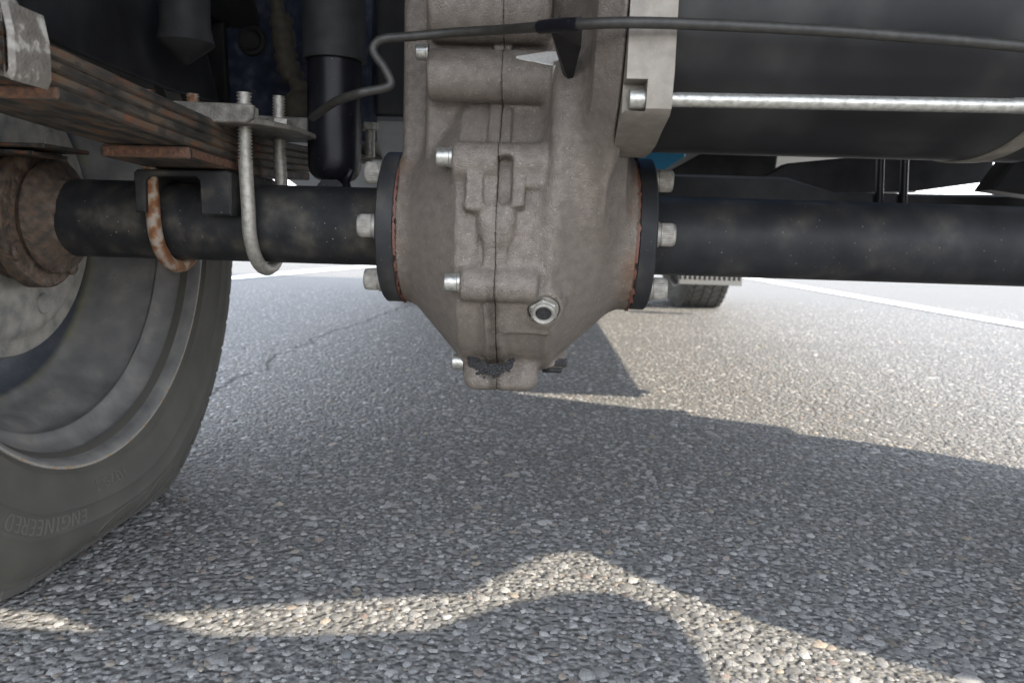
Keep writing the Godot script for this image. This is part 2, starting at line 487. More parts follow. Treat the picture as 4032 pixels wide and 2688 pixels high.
func build_ground() -> void:
	var g := MB.new()
	var up := Vector3.UP
	g.fquad(Vector3(-150, 0, -150), Vector3(150, 0, -150), Vector3(150, 0, 150), Vector3(-150, 0, 150), up)
	g.paint(func(_p): return Color.WHITE)
	var ground := part("asphalt_ground", g, M.asphalt_far, self)
	ground.set_meta("kind", "structure")
	ground.set_meta("label", "grey worn asphalt with exposed stones under and around the truck")

	ground.position.y = ROAD

	# the stones of the surface: far too many to count
	var bufs: Array[PackedFloat32Array] = []
	var meshes: Array[ArrayMesh] = []
	for i in 6:
		bufs.append(PackedFloat32Array())
		meshes.append(stone_mesh(5 + i % 3))
	var layers := [[0.0118, 0.0036, 0.0070, 0.42, 2.3], [0.0056, 0.0019, 0.0038, 0.5, 1.45], [0.012, 0.003, 0.006, 0.45, 3.4]]
	for li in 3:
		var lay: Array = layers[li]
		var step: float = lay[0]
		var z := 0.34
		while z > 0.61 - float(lay[4]):
			var d := 0.61 - z
			z -= step
			if li == 2 and d < 2.0:
				continue
			var fade := 1.0
			var over: float = d - (float(lay[4]) - 0.8)
			if over > 0.0:
				fade = 1.0 - over / 0.8
			var x := -0.68 * d - 0.12
			var x1 := 0.75 * d + 0.12
			while x < x1:
				x += step
				if fade < 1.0 and rng.randf() > fade:
					continue
				var px := x + rng.randf_range(-0.5, 0.5) * step
				var pz := z + rng.randf_range(-0.5, 0.5) * step
				if absf(px - crack_x(pz)) < 0.0035:
					continue
				var r := rng.randf_range(lay[1], lay[2])
				if li == 0 and rng.randf() < 0.07:
					r *= 1.5
				var h := r * rng.randf_range(0.62, 1.05)
				var b := Basis(Vector3(rng.randf_range(-1, 1), 0, rng.randf_range(-1, 1)).normalized(), rng.randf_range(0.0, 0.22)) * Basis(Vector3.UP, rng.randf() * TAU)
				b = b * Basis.from_scale(Vector3(r, h, r))
				var y := -h * float(lay[3]) + rng.randf_range(-0.0006, 0.0009)
				var col := stone_colour()
				var k := rng.randi() % 6
				bufs[k].append_array(PackedFloat32Array([b.x.x, b.y.x, b.z.x, px, b.x.y, b.y.y, b.z.y, y, b.x.z, b.y.z, b.z.z, pz, col.r, col.g, col.b, 1.0]))
	for i in 6:
		var mm := MultiMesh.new()
		mm.transform_format = MultiMesh.TRANSFORM_3D
		mm.use_colors = true
		mm.mesh = meshes[i]
		mm.instance_count = bufs[i].size() / 16
		mm.buffer = bufs[i]
		meshes[i].surface_set_material(0, M.stone)
		var mi := MultiMeshInstance3D.new()
		mi.name = "asphalt_stones"
		mi.multimesh = mm
		mi.set_meta("kind", "stuff")
		ground.add_child(mi, true)

	# the crack
	var ck := MB.new()
	var zz := 0.25
	while zz > -2.1:
		var z2 := zz - 0.012
		var w0 := 0.0022 + 0.002 * absf(fine.get_noise_2d(zz, 0.0))
		var w1 := 0.0022 + 0.002 * absf(fine.get_noise_2d(z2, 0.0))
		ck.fquad(Vector3(crack_x(zz) - w0, 0.0006, zz), Vector3(crack_x(zz) + w0, 0.0006, zz), Vector3(crack_x(z2) + w1, 0.0006, z2), Vector3(crack_x(z2) - w1, 0.0006, z2), up)
		zz = z2
	part("crack", ck, M.crack, ground)

	# painted lines of the parking bays
	var ends := [[Vector3(1.70, 0, -1.2), Vector3(1.27, 0, -5.6), 0.05, "long white parking line to the right of the front wheel"], [Vector3(-1.62, 0, -2.2), Vector3(-0.85, 0, -5.6), 0.06, "white parking line seen under the left half of the axle"]]
	for e in ends:
		var ln := MB.new()
		var a: Vector3 = e[0]
		var b2: Vector3 = e[1]
		var w: Vector3 = (b2 - a).cross(Vector3.UP).normalized() * float(e[2])
		ln.fquad(a - w + up * 0.004, a + w + up * 0.004, b2 + w + up * 0.004, b2 - w + up * 0.004, up)
		var o := part("parking_line", ln, M.paint_white, self, e[3])
		o.set_meta("kind", "structure")
		o.position.y = ROAD


# ---------------------------------------------------------------- body of the truck
func side(poly: PackedVector2Array, x0: float, x1: float, mb: MB, bev := 0.003) -> void:
	# a polygon of (z, y) given a thickness along x
	mb.prism(poly, Transform3D(Basis(Vector3(0, 0, 1), Vector3(0, 1, 0), Vector3(1, 0, 0)), Vector3(x0, 0, 0)), x1 - x0, bev)


func build_body() -> void:
	var cab := MB.new()
	side(PackedVector2Array([Vector2(-0.395, 0.517), Vector2(-0.395, 1.0), Vector2(-0.80, 1.0), Vector2(-0.88, 1.70), Vector2(-2.15, 1.70), Vector2(-2.55, 1.02), Vector2(-2.85, 0.92), Vector2(-2.88, 0.517)]), -0.59, 0.785, cab, 0.02)
	var c := part("cab", cab, M.blue_paint, truck)
	for x in [-0.591, 0.786]:
		var w := MB.new()
		side(PackedVector2Array([Vector2(-0.90, 1.06), Vector2(-0.96, 1.60), Vector2(-2.12, 1.60), Vector2(-2.42, 1.06)]), x - 0.004, x + 0.004, w, 0.001)
		part("side_window", w, M.glass, c)
	for x in [-0.588, 0.752]:
		var sl := MB.new()
		sl.box(Vector3(x, 0.499, -1.75), Vector3(x + 0.03, 0.516, -0.397), 0.004)
		part("sill", sl, M.blue_paint, c)
	var fb := MB.new()
	fb.box(Vector3(-0.56, 0.20, -2.87), Vector3(0.74, 0.513, -2.80), 0.01)
	part("front_bumper", fb, M.rail, c)
	var bed := MB.new()
	bed.prism(PackedVector2Array([Vector2(-0.58, -0.32), Vector2(0.757, -0.32), Vector2(0.757, 0.413), Vector2(0.643, 0.4395), Vector2(0.565, 0.4605), Vector2(0.49, 0.4655), Vector2(-0.58, 0.4655)]), Transform3D(Basis(Vector3(1, 0, 0), Vector3(0, 0, 1), Vector3(0, 1, 0)), Vector3(0, 0.677, 0)), 0.04, 0.003)
	var b := part("load_bed", bed, M.rail, truck)
	for x in [-0.586, 0.760]:
		var p := MB.new()
		side(PackedVector2Array([Vector2(-0.312, 0.335), Vector2(0.293, 0.335), Vector2(0.262, 0.572), Vector2(0.308, 0.629), Vector2(0.413, 0.6795), Vector2(0.413, 1.0), Vector2(-0.312, 1.0)]), x, x + 0.006, p, 0.0)
		part("side_panel", p, M.blue_paint, b)
	var bp := MB.new()
	bp.prism(PackedVector2Array([Vector2(-0.56, 0.337), Vector2(-0.54, 0.317), Vector2(-0.50, 0.319), Vector2(-0.40, 0.395), Vector2(-0.30, 0.404), Vector2(0.380, 0.406), Vector2(0.485, 0.396), Vector2(0.552, 0.384), Vector2(0.596, 0.347), Vector2(0.642, 0.321), Vector2(0.680, 0.315), Vector2(0.708, 0.337), Vector2(0.722, 0.39), Vector2(0.722, 0.47), Vector2(-0.56, 0.47)]), Transform3D(Basis(Vector3(1, 0, 0), Vector3(0, 0, 1), Vector3(0, 1, 0)), Vector3(0, 0.506, 0)), 0.0135, 0.002)
	var bm := part("rear_bumper", bp, M.rail, truck)
	for x in [-0.24, 0.400]:
		var st := MB.new()
		st.box(Vector3(x, 0.5197, 0.425), Vector3(x + 0.061, 0.6768, 0.431), 0.001)
		part("bumper_stay", st, M.rail, bm)


# ---------------------------------------------------------------- axle
func socket_bolt(at: Vector3, axis: Vector3, r: float, h: float, knurl := true) -> MB:
	# a cap screw: washer, ridged head with a hexagon hole
	var mb := MB.new()
	var ax := axis.normalized()
	mb.lathe(at, ax, [Vector2(0, 0.0), Vector2(0, r * 1.12), Vector2(h * 0.16, r * 1.12), Vector2(h * 0.17, r * 0.7)], 28)
	var seg := 64 if knurl else 32
	var s0 := mb.v.size()
	mb.lathe(at, ax, [Vector2(h * 0.17, r * 0.9), Vector2(h * 0.2, r), Vector2(h * 0.90, r), Vector2(h * 0.97, r * 0.95), Vector2(h, r * 0.86), Vector2(h, r * 0.55)], seg)
	if knurl:
		for i in range(s0, mb.v.size()):
			var p := mb.v[i] - at
			var t := p.dot(ax)
			if t > h * 0.25 and t < h * 0.8:
				continue
	mb.prism(ngon(6, r * 0.57), Transform3D(Basis.looking_at(-ax, Vector3.UP if absf(ax.y) < 0.9 else Vector3.RIGHT), at + ax * h * 0.45), h * 0.05)
	mb.lathe(at, ax, [Vector2(h, r * 0.56), Vector2(h * 0.5, r * 0.54)], 6)
	if knurl:
		for i in 40:
			var a := TAU * i / 40
			var u := (Vector3.UP - ax * ax.y).normalized() if absf(ax.y) < 0.9 else Vector3.BACK
			var w := ax.cross(u)
			var d := u * cos(a) + w * sin(a)
			var side_dir := ax.cross(d) * r * 0.045
			var p0 := at + ax * h * 0.28 + d * r * 0.995
			var p1 := at + ax * h * 0.84 + d * r * 0.995
			var tip := d * r * 0.035
			mb.fquad(p0 - side_dir, p1 - side_dir, p1 + tip, p0 + tip, d - side_dir.normalized())
			mb.fquad(p0 + side_dir, p1 + side_dir, p1 + tip, p0 + tip, d + side_dir.normalized())
	return mb


func wavy_ring(x0: float, x1: float, r: float, amp: float) -> MB:
	var mb := MB.new()
	mb.lathe(AX + Vector3(x0, 0, 0), Vector3.RIGHT, [Vector2(0, r - 0.006), Vector2(0, r), Vector2(x1 - x0, r), Vector2(x1 - x0, r - 0.006)], 160)
	for i in mb.v.size():
		var p := mb.v[i] - AX
		var rr := Vector2(p.y, p.z).length()
		if rr > r - 0.001:
			var q := fine.get_noise_3d(p.y * 1.3, p.z * 1.3, 9.0)
			var f := 1.0 + amp * (q + 0.25) / r
			mb.v[i] = Vector3(mb.v[i].x + signf(x0) * 0.0016 * maxf(q, 0.0) * (-1.0 if p.x < (x0 + x1) * 0.5 - 0.0 else 1.0), AX.y + p.y * f, p.z * f)
	return mb


func build_axle() -> void:
	var ax := holder("rear_axle")
	var lt := MB.new()
	lt.lathe(AX, Vector3.RIGHT, [Vector2(-0.375, 0.0305), Vector2(-0.30, 0.0304), Vector2(-0.24, 0.0304), Vector2(-0.16, 0.0304), Vector2(-0.1255, 0.0304), Vector2(-0.1215, 0.0335), Vector2(-0.1195, 0.0345)], 56)
	lt.paint(func(p): return stain(p, -0.1195))
	part("tube", lt, M.dirty_black, ax)
	var rt := MB.new()
	rt.lathe(AX, Vector3.RIGHT, [Vector2(0.0825, 0.0345), Vector2(0.0845, 0.0335), Vector2(0.0885, 0.0304), Vector2(0.2, 0.0304), Vector2(0.35, 0.0304), Vector2(0.57, 0.0304)], 56)
	rt.paint(func(p): return stain(p, 0.0825))
	part("tube", rt, M.black_paint, ax)
	for s in [[-0.1192, -0.1058], [0.0702, 0.0832]]:
		var f := MB.new()
		f.lathe(AX, Vector3.RIGHT, [Vector2(s[0], 0.03), Vector2(s[0], 0.0566), Vector2(s[0] + 0.0012, 0.058), Vector2(s[1] - 0.001, 0.058), Vector2(s[1], 0.057), Vector2(s[1], 0.03)], 72)
		part("flange", f, M.black_paint, ax)
	for s in [-1, 1]:
		for k in [-1, 0, 1]:
			var a: float = k * PI / 3.0 + 0.02
			var x := -0.1195 if s < 0 else 0.0835
			var bt := socket_bolt(Vector3(x, AX.y + 0.0462 * sin(a), 0.0462 * cos(a)), Vector3(s, 0, 0), 0.0081, 0.0135)
			part("flange_bolt", bt, M.head, ax)
	# rusty end of the axle by the left wheel
	var hub := MB.new()
	hub.lathe(AX, Vector3.RIGHT, [Vector2(-0.3690, 0.0300), Vector2(-0.3735, 0.0318), Vector2(-0.3775, 0.0355), Vector2(-0.3810, 0.0405), Vector2(-0.3835, 0.0435), Vector2(-0.3875, 0.0448), Vector2(-0.3910, 0.0430), Vector2(-0.3925, 0.0420), Vector2(-0.3935, 0.0440), Vector2(-0.3945, 0.0548), Vector2(-0.3970, 0.0568), Vector2(-0.4035, 0.0565), Vector2(-0.4045, 0.0530), Vector2(-0.4140, 0.0505), Vector2(-0.4300, 0.049)], 96)
	for i in hub.v.size():
		var p := hub.v[i] - AX
		var q := 1.0 + 0.05 * broad.get_noise_3d(p.x * 1.2, p.y, p.z) + 0.007 * fine.get_noise_3d(p.x, p.y, p.z)
		hub.v[i] = AX + Vector3(p.x, p.y * q, p.z * q)
	part("axle_end", hub, M.rust_brown, ax, "rusty flared end of the axle at the left wheel")
	for k in 4:
		var a2 := deg_to_rad(-33.0 + 90.0 * k)
		var hb := MB.new()
		hb.lathe(Vector3(-0.3952, AX.y + 0.0480 * sin(a2), 0.0480 * cos(a2)), Vector3.RIGHT, [Vector2(0, 0.0075), Vector2(0.003, 0.0075), Vector2(0.0042, 0.006), Vector2(0.0045, 0.0)], 20)
		part("end_bolt", hb, M.rust_brown, ax)
	# flat bracket stack over the axle end
	for k in 2:
		var pl := MB.new()
		pl.box(Vector3(-0.44, 0.3185 - 0.0042 * k, 0.01 + 0.015 * k), Vector3(-0.352 - 0.008 * k, 0.3215 - 0.0042 * k, 0.066), 0.0008, Basis(Vector3.BACK, -0.03 * k))
		part("bracket_plate", pl, M.leaf, ax)
	# perch that carries the spring
	var perch := MB.new()
	perch.prism(PackedVector2Array([Vector2(-0.2975, 0.2755), Vector2(-0.2900, 0.2755), Vector2(-0.2895, 0.2985), Vector2(-0.2868, 0.3018), Vector2(-0.2525, 0.3028), Vector2(-0.2492, 0.2995), Vector2(-0.2487, 0.2750), Vector2(-0.2262, 0.2750), Vector2(-0.2258, 0.3055), Vector2(-0.2285, 0.3072), Vector2(-0.2950, 0.3066), Vector2(-0.2978, 0.3040)]), Transform3D(Basis(), Vector3(0, 0, -0.048)), 0.0965, 0.0012)
	part("spring_perch", perch, M.dirty_black, ax)
	# two clamps round the tube
	for k in 2:
		var x2 := -0.2165 if k == 0 else -0.2885
		var tilt := 0.006
		var pts := PackedVector3Array()
		var rads := PackedFloat32Array()
		var top_front := 0.3635
		var y := top_front
		while y > 0.3155:
			pts.append(Vector3(x2 - 0.002, y, 0.039))
			rads.append(0.0047 + 0.0008 * cos(TAU * (top_front - y) / 0.0024))
			y -= 0.00045
		for i in 5:
			pts.append(Vector3(x2 - 0.002 + 0.0004 * i, lerpf(0.3150, 0.2775, i / 4.0), 0.039))
			rads.append(0.0052)
		for i in range(1, 20):
			var a3 := PI * i / 20.0
			pts.append(Vector3(x2 - 0.0004, 0.2735 - 0.0395 * sin(a3), 0.039 * cos(a3)))
			rads.append(0.0052)
		for i in 5:
			pts.append(Vector3(x2 - 0.0004 - 0.0006 * i, lerpf(0.2775, 0.3250, i / 4.0), -0.039))
			rads.append(0.0052)
		y = 0.3255
		while y < 0.3745:
			pts.append(Vector3(x2 - 0.003, y, -0.039))
			rads.append(0.0047 + 0.0008 * cos(TAU * (0.3745 - y) / 0.0024))
			y += 0.00045
		var ub := MB.new()
		ub.sweep(pts, rads, 14)
		part("u_bolt", ub, M.zinc_dull if k == 0 else M.rusty, ax, "clean silvery U-bolt with threaded legs" if k == 0 else "rusty U-bolt under the black spring perch")
		for z in [0.039, -0.039]:
			var nut := MB.new()
			var yy := 0.3440 if z > 0.0 else 0.3465
			nut.prism(ngon(6, 0.0098, 0.35), Transform3D(Basis(Vector3.RIGHT, -PI / 2), Vector3(x2 - 0.002, yy, z)), 0.0095, 0.0009)
			nut.lathe(Vector3(x2 - 0.002, yy - 0.0032, z), Vector3.UP, [Vector2(0, 0.0), Vector2(0, 0.0118), Vector2(0.0028, 0.0118), Vector2(0.0032, 0.006)], 24)
			part("nut", nut, M.zinc_dull, ax)
	# spring plate over the leaves
	var sp := MB.new()
	sp.prism(PackedVector2Array([Vector2(-0.305, -0.058), Vector2(-0.218, -0.058), Vector2(-0.186, -0.05), Vector2(-0.186, 0.018), Vector2(-0.196, 0.045), Vector2(-0.2035, 0.060), Vector2(-0.305, 0.060)]), Transform3D(Basis(Vector3(1, 0, 0), Vector3(0, 0, 1), Vector3(0, 1, 0)), Vector3(0, 0.3393, 0)), 0.0042, 0.0008)
	sp.prism(PackedVector2Array([Vector2(-0.305, 0.3395), Vector2(-0.2085, 0.3395), Vector2(-0.2035, 0.3425), Vector2(-0.2025, 0.3475), Vector2(-0.2025, 0.3512), Vector2(-0.2045, 0.3522), Vector2(-0.305, 0.3535)]), Transform3D(Basis(), Vector3(0, 0, 0.0595)), 0.0045, 0.0008)
	sp.prism(PackedVector2Array([Vector2(-0.305, 0.3395), Vector2(-0.196, 0.3395), Vector2(-0.189, 0.345), Vector2(-0.188, 0.3600), Vector2(-0.305, 0.3620)]), Transform3D(Basis(), Vector3(0, 0, -0.0625)), 0.0045, 0.0008)
	part("spring_plate", sp, M.grey_plate, ax)


func stain(p: Vector3, joint: float) -> Color:
	# rust that has bled from the weld at the flange
	var d := absf(p.x - joint)
	var t := clampf(1.0 - d / 0.02, 0.0, 1.0)
	return Color(1.0 + 3.2 * t, 1.0 + 1.6 * t, 1.0 + 0.7 * t)


# ---------------------------------------------------------------- cast housing as a distance field
class Field:
	var prims: Array[PackedFloat32Array] = []
	const BIG := 1000.0

	func box(x0: float, x1: float, y0: float, y1: float, z0: float, z1: float, rd: float, k: float, op := 1.0) -> void:
		prims.append(PackedFloat32Array([op, 0, k, (x0 + x1) / 2, (y0 + y1) / 2, (z0 + z1) / 2, (x1 - x0) / 2 - rd, (y1 - y0) / 2 - rd, (z1 - z0) / 2 - rd, rd, 1.0, 0.0]))

	# a box turned so that its z points away from the axle at that angle, at radius r
	func radial(x0: float, x1: float, angle: float, r: float, hy: float, hz: float, rd: float, k: float, op := 1.0) -> void:
		prims.append(PackedFloat32Array([op, 0, k, (x0 + x1) / 2, 0.27 + sin(angle) * r, cos(angle) * r, (x1 - x0) / 2 - rd, hy - rd, hz - rd, rd, cos(angle), sin(angle)]))

	func cone(x0: float, x1: float, y: float, z: float, r0: float, r1: float, rd: float, k: float, op := 1.0) -> void:
		prims.append(PackedFloat32Array([op, 1, k, (x0 + x1) / 2, y, z, (x1 - x0) / 2 - rd, r0 - rd, r1 - rd, rd]))

	# a cylinder whose axis points away from the axle at that angle
	func stub(x: float, angle: float, r: float, h: float, rad: float, rd: float, k: float, op := 1.0) -> void:
		prims.append(PackedFloat32Array([op, 2, k, x, 0.27 + sin(angle) * r, cos(angle) * r, h - rd, rad - rd, 0.0, rd, cos(angle), sin(angle)]))

	func one(p: Vector3, q: PackedFloat32Array) -> float:
		var x := p.x - q[3]
		var y := p.y - q[4]
		var z := p.z - q[5]
		if q[1] == 0.0:
			if q[11] != 0.0:
				var t := y * q[10] - z * q[11]
				z = y * q[11] + z * q[10]
				y = t
			x = absf(x) - q[6]
			y = absf(y) - q[7]
			z = absf(z) - q[8]
			var m := maxf(x, maxf(y, z))
			x = maxf(x, 0.0)
			y = maxf(y, 0.0)
			z = maxf(z, 0.0)
			return sqrt(x * x + y * y + z * z) + minf(m, 0.0) - q[9]
		if q[1] == 1.0:
			var r := sqrt(y * y + z * z)
			var h := q[6]
			var r1 := q[7]
			var r2 := q[8]
			var cax := r - minf(r, r1 if x < 0.0 else r2)
			var cay := absf(x) - h
			var kx := r2 - r1
			var ky := 2.0 * h
			var f := clampf(((r2 - r) * kx + (h - x) * ky) / (kx * kx + ky * ky), 0.0, 1.0)
			var cbx := r - r2 + kx * f
			var cby := x - h + ky * f
			var s := -1.0 if cbx < 0.0 and cay < 0.0 else 1.0
			return s * sqrt(minf(cax * cax + cay * cay, cbx * cbx + cby * cby)) - q[9]
		var tt := y * q[10] - z * q[11]
		z = y * q[11] + z * q[10]
		y = tt
		var dr := sqrt(x * x + y * y) - q[7]
		var dz := absf(z) - q[6]
		var mm := minf(maxf(dr, dz), 0.0)
		dr = maxf(dr, 0.0)
		dz = maxf(dz, 0.0)
		return mm + sqrt(dr * dr + dz * dz) - q[9]

	func at(p: Vector3, list: Array[PackedFloat32Array]) -> float:
		var d := BIG
		for q in list:
			var e := one(p, q)
			var k := q[2]
			if q[0] > 0.0:
				var h := maxf(k - absf(d - e), 0.0) / k
				d = minf(d, e) - h * h * k * 0.25
			else:
				var h2 := maxf(k - absf(d + e), 0.0) / k
				d = maxf(d, -e) + h2 * h2 * k * 0.25
		return d

	func mesh(lo: Vector3, hi: Vector3, cell: float, cut_lo: float, cut_hi: float) -> MB:
		var nx := int(ceil((hi.x - lo.x) / cell / 4.0)) * 4
		var ny := int(ceil((hi.y - lo.y) / cell / 4.0)) * 4
		var nz := int(ceil((hi.z - lo.z) / cell / 4.0)) * 4
		var sy := nx + 1
		var sz := (nx + 1) * (ny + 1)
		var val := PackedFloat32Array()
		val.resize(sz * (nz + 1))
		val.fill(BIG)
		var reach := cell * 4.0 * 0.87
		var active: Array[Vector3i] = []
		for bz in range(0, nz, 4):
			for by in range(0, ny, 4):
				for bx in range(0, nx, 4):
					var c := lo + Vector3(bx + 2, by + 2, bz + 2) * cell
					if c.x < cut_lo - reach * 1.2 or c.x > cut_hi + reach * 1.2:
						continue
					var d := at(c, prims)
					var dc := maxf(d, maxf(cut_lo - c.x, c.x - cut_hi))
					if absf(dc) > reach * 1.25:
						continue
					var near: Array[PackedFloat32Array] = []
					for q in prims:
						if one(c, q) < reach * 3.0 + q[2] + maxf(d, 0.0):
							near.append(q)
					active.append(Vector3i(bx, by, bz))
					for k in 5:
						for j in 5:
							var base := (bz + k) * sz + (by + j) * sy + bx
							for i in 5:
								if val[base + i] == BIG:
									var p := lo + Vector3(bx + i, by + j, bz + k) * cell
									val[base + i] = maxf(at(p, near), maxf(cut_lo - p.x, p.x - cut_hi))
		var mb := MB.new()
		var vid := {}
		var off := PackedInt32Array([0, 1, sy, sy + 1, sz, sz + 1, sz + sy, sz + sy + 1])
		for blk in active:
			for k in 4:
				for j in 4:
					for i in 4:
						var at0 := (blk.z + k) * sz + (blk.y + j) * sy + blk.x + i
						var pos := 0
						for o in off:
							if val[at0 + o] > 0.0:
								pos += 1
						if pos == 0 or pos == 8:
							continue
						var a := val[at0]
						var b := val[at0 + 1]
						var c2 := val[at0 + sy]
						var d2 := val[at0 + sy + 1]
						var e := val[at0 + sz]
						var f := val[at0 + sz + 1]
						var g := val[at0 + sz + sy]
						var h := val[at0 + sz + sy + 1]
						var sum := Vector3.ZERO
						var cnt := 0
						if (a > 0.0) != (b > 0.0):
							sum += Vector3(a / (a - b), 0, 0); cnt += 1
						if (c2 > 0.0) != (d2 > 0.0):
							sum += Vector3(c2 / (c2 - d2), 1, 0); cnt += 1
						if (e > 0.0) != (f > 0.0):
							sum += Vector3(e / (e - f), 0, 1); cnt += 1
						if (g > 0.0) != (h > 0.0):
							sum += Vector3(g / (g - h), 1, 1); cnt += 1
						if (a > 0.0) != (c2 > 0.0):
							sum += Vector3(0, a / (a - c2), 0); cnt += 1
						if (b > 0.0) != (d2 > 0.0):
							sum += Vector3(1, b / (b - d2), 0); cnt += 1
						if (e > 0.0) != (g > 0.0):
							sum += Vector3(0, e / (e - g), 1); cnt += 1
						if (f > 0.0) != (h > 0.0):
							sum += Vector3(1, f / (f - h), 1); cnt += 1
						if (a > 0.0) != (e > 0.0):
							sum += Vector3(0, 0, a / (a - e)); cnt += 1
						if (b > 0.0) != (f > 0.0):
							sum += Vector3(1, 0, b / (b - f)); cnt += 1
						if (c2 > 0.0) != (g > 0.0):
							sum += Vector3(0, 1, c2 / (c2 - g)); cnt += 1
						if (d2 > 0.0) != (h > 0.0):
							sum += Vector3(1, 1, d2 / (d2 - h)); cnt += 1
						var w := sum / cnt
						vid[at0] = mb.v.size()
						mb.v.append(lo + (Vector3(blk.x + i, blk.y + j, blk.z + k) + w) * cell)
						mb.n.append(Vector3(b - a + d2 - c2 + f - e + h - g, c2 - a + d2 - b + g - e + h - f, e - a + f - b + g - c2 + h - d2).normalized())
		for at1 in vid:
			var a1 := val[at1] > 0.0
			for ax in 3:
				var st: int = [1, sy, sz][ax]
				var s1: int = [sy, sz, 1][ax]
				var s2: int = [sz, 1, sy][ax]
				if a1 == (val[at1 + st] > 0.0):
					continue
				if not (vid.has(at1 - s1) and vid.has(at1 - s2) and vid.has(at1 - s1 - s2)):
					continue
				var q0: int = vid[at1]
				var q1: int = vid[at1 - s1]
				var q2: int = vid[at1 - s1 - s2]
				var q3: int = vid[at1 - s2]
				if a1:
					mb.idx.append_array(PackedInt32Array([q0, q1, q2, q0, q2, q3]))
				else:
					mb.idx.append_array(PackedInt32Array([q0, q2, q1, q0, q3, q2]))
		return mb


func build_differential() -> void:
	var f := Field.new()
	var deg := PI / 180.0
	# turned body
	f.cone(-0.1042, -0.0925, 0.27, 0, 0.0577, 0.0577, 0.001, 0.002)
	f.cone(-0.0985, -0.0540, 0.27, 0, 0.0570, 0.1045, 0.001, 0.006)
	f.cone(-0.0535, 0.0085, 0.27, 0, 0.1050, 0.1050, 0.003, 0.004)
	f.cone(0.0060, 0.0575, 0.27, 0, 0.1060, 0.0590, 0.001, 0.006)
	f.cone(0.0520, 0.0688, 0.27, 0, 0.0585, 0.0585, 0.001, 0.006)
	# upper case
	f.box(-0.1028, 0.038, 0.29, 0.52, -0.07, 0.040, 0.006, 0.010)
	f.box(-0.0835, 0.036, 0.318, 0.52, -0.05, 0.058, 0.005, 0.005)
	# motor flange with its flare
	f.cone(0.0270, 0.0422, 0.405, 0.10, 0.070, 0.0865, 0.001, 0.010)
	f.cone(0.0120, 0.0420, 0.345, 0.035, 0.072, 0.088, 0.002, 0.022)
	f.cone(0.0080, 0.0560, 0.318, 0.020, 0.092, 0.056, 0.002, 0.020)
	# bolt bosses
	f.cone(-0.0790, 0.0118, 0.3730, 0.0705, 0.0172, 0.0172, 0.003, 0.005)
	f.prims.append(PackedFloat32Array([-1.0, 0, 0.0006, -0.004, 0.3730 + 0.613 * 0.0262, 0.0705 + 0.790 * 0.0262, 0.0175, 0.009, 0.010, 0.0005, cos(0.66), sin(0.66)]))
	f.cone(-0.0790, 0.0030, 0.4190, 0.066, 0.0235, 0.0235, 0.004, 0.006)
	f.cone(-0.0588, 0.0015, 0.3145, 0.0962, 0.0128, 0.0128, 0.003, 0.006)
	f.cone(-0.0515, -0.0003, 0.2352, 0.1005, 0.0118, 0.0118, 0.003, 0.006)
	f.box(-0.0545, 0.0020, 0.1505, 0.1815, 0.012, 0.047, 0.009, 0.005)
	# ridges along the seam
	f.cone(-0.0370, -0.0285, 0.27, 0, 0.1085, 0.1085, 0.001, 0.0015)
	f.cone(-0.0285, -0.0215, 0.27, 0, 0.1078, 0.1078, 0.001, 0.0015)
	f.box(-0.0360, -0.0235, 0.325, 0.52, 0.0, 0.0645, 0.001, 0.002)
	f.box(-0.0240, 0.0075, 0.328, 0.3590, 0.0, 0.0660, 0.003, 0.004)
	# pads and recesses by the upper boss
	f.radial(-0.0385, -0.0185, 14.0 * deg, 0.1045, 0.0225, 0.0045, 0.0015, 0.003)
	f.radial(-0.0368, -0.0207, 0.5 * deg, 0.1042, 0.0090, 0.0046, 0.0030, 0.007)
	f.radial(-0.0284, -0.0192, 16.5 * deg, 0.1130, 0.0160, 0.0075, 0.0025, 0.0020, -1.0)
	f.radial(-0.0492, -0.0378, 16.5 * deg, 0.1085, 0.0180, 0.0048, 0.0016, 0.0022)
	f.radial(-0.0492, -0.0378, 8.0 * deg, 0.1090, 0.0030, 0.0052, 0.0020, 0.0030)
	f.radial(-0.0190, -0.0108, 17.0 * deg, 0.1085, 0.0175, 0.0048, 0.0016, 0.0022)
	f.radial(-0.0105, 0.0014, 21.5 * deg, 0.1060, 0.0125, 0.0050, 0.0030, 0.0040)
	f.radial(-0.0410, -0.0372, -4.0 * deg, 0.1085, 0.0130, 0.0050, 0.0012, 0.002, -1.0)
	f.radial(-0.0410, -0.0372, -42.0 * deg, 0.1085, 0.0200, 0.0040, 0.0012, 0.002, -1.0)
	f.radial(-0.0215, 0.0075, -33.0 * deg, 0.1050, 0.0130, 0.0032, 0.0015, 0.006)
	f.radial(-0.0385, -0.0195, 3.5 * deg, 0.1055, 0.0090, 0.0045, 0.004, 0.009)
	# seats of the two plugs
	f.stub(0.0040, -28.5 * deg, 0.0990, 0.0085, 0.0135, 0.002, 0.006)
	f.stub(0.0040, -28.5 * deg, 0.1125, 0.0080, 0.0106, 0.0005, 0.001, -1.0)
	f.stub(0.0120, -78.0 * deg, 0.0950, 0.0110, 0.0112, 0.002, 0.004)
	var d := holder("differential_housing", "grey cast differential housing with oily seam in the middle of the axle")
	for i in 2:
		var lo := Vector3(-0.112 if i == 0 else -0.0344, 0.134, -0.075)
		var hi := Vector3(-0.024 if i == 0 else 0.075, 0.53, 0.196)
		var half := f.mesh(lo, hi, 0.0016, -0.15 if i == 0 else -0.0290, -0.0288 if i == 0 else 0.2)
		half.paint(cast_tone)
		part("housing_half", half, M.cast, d)
	# red sealant that has squeezed out at the flanges
	part("sealant", wavy_ring(-0.1060, -0.1040, 0.0562, 0.0058), M.silicone, d)
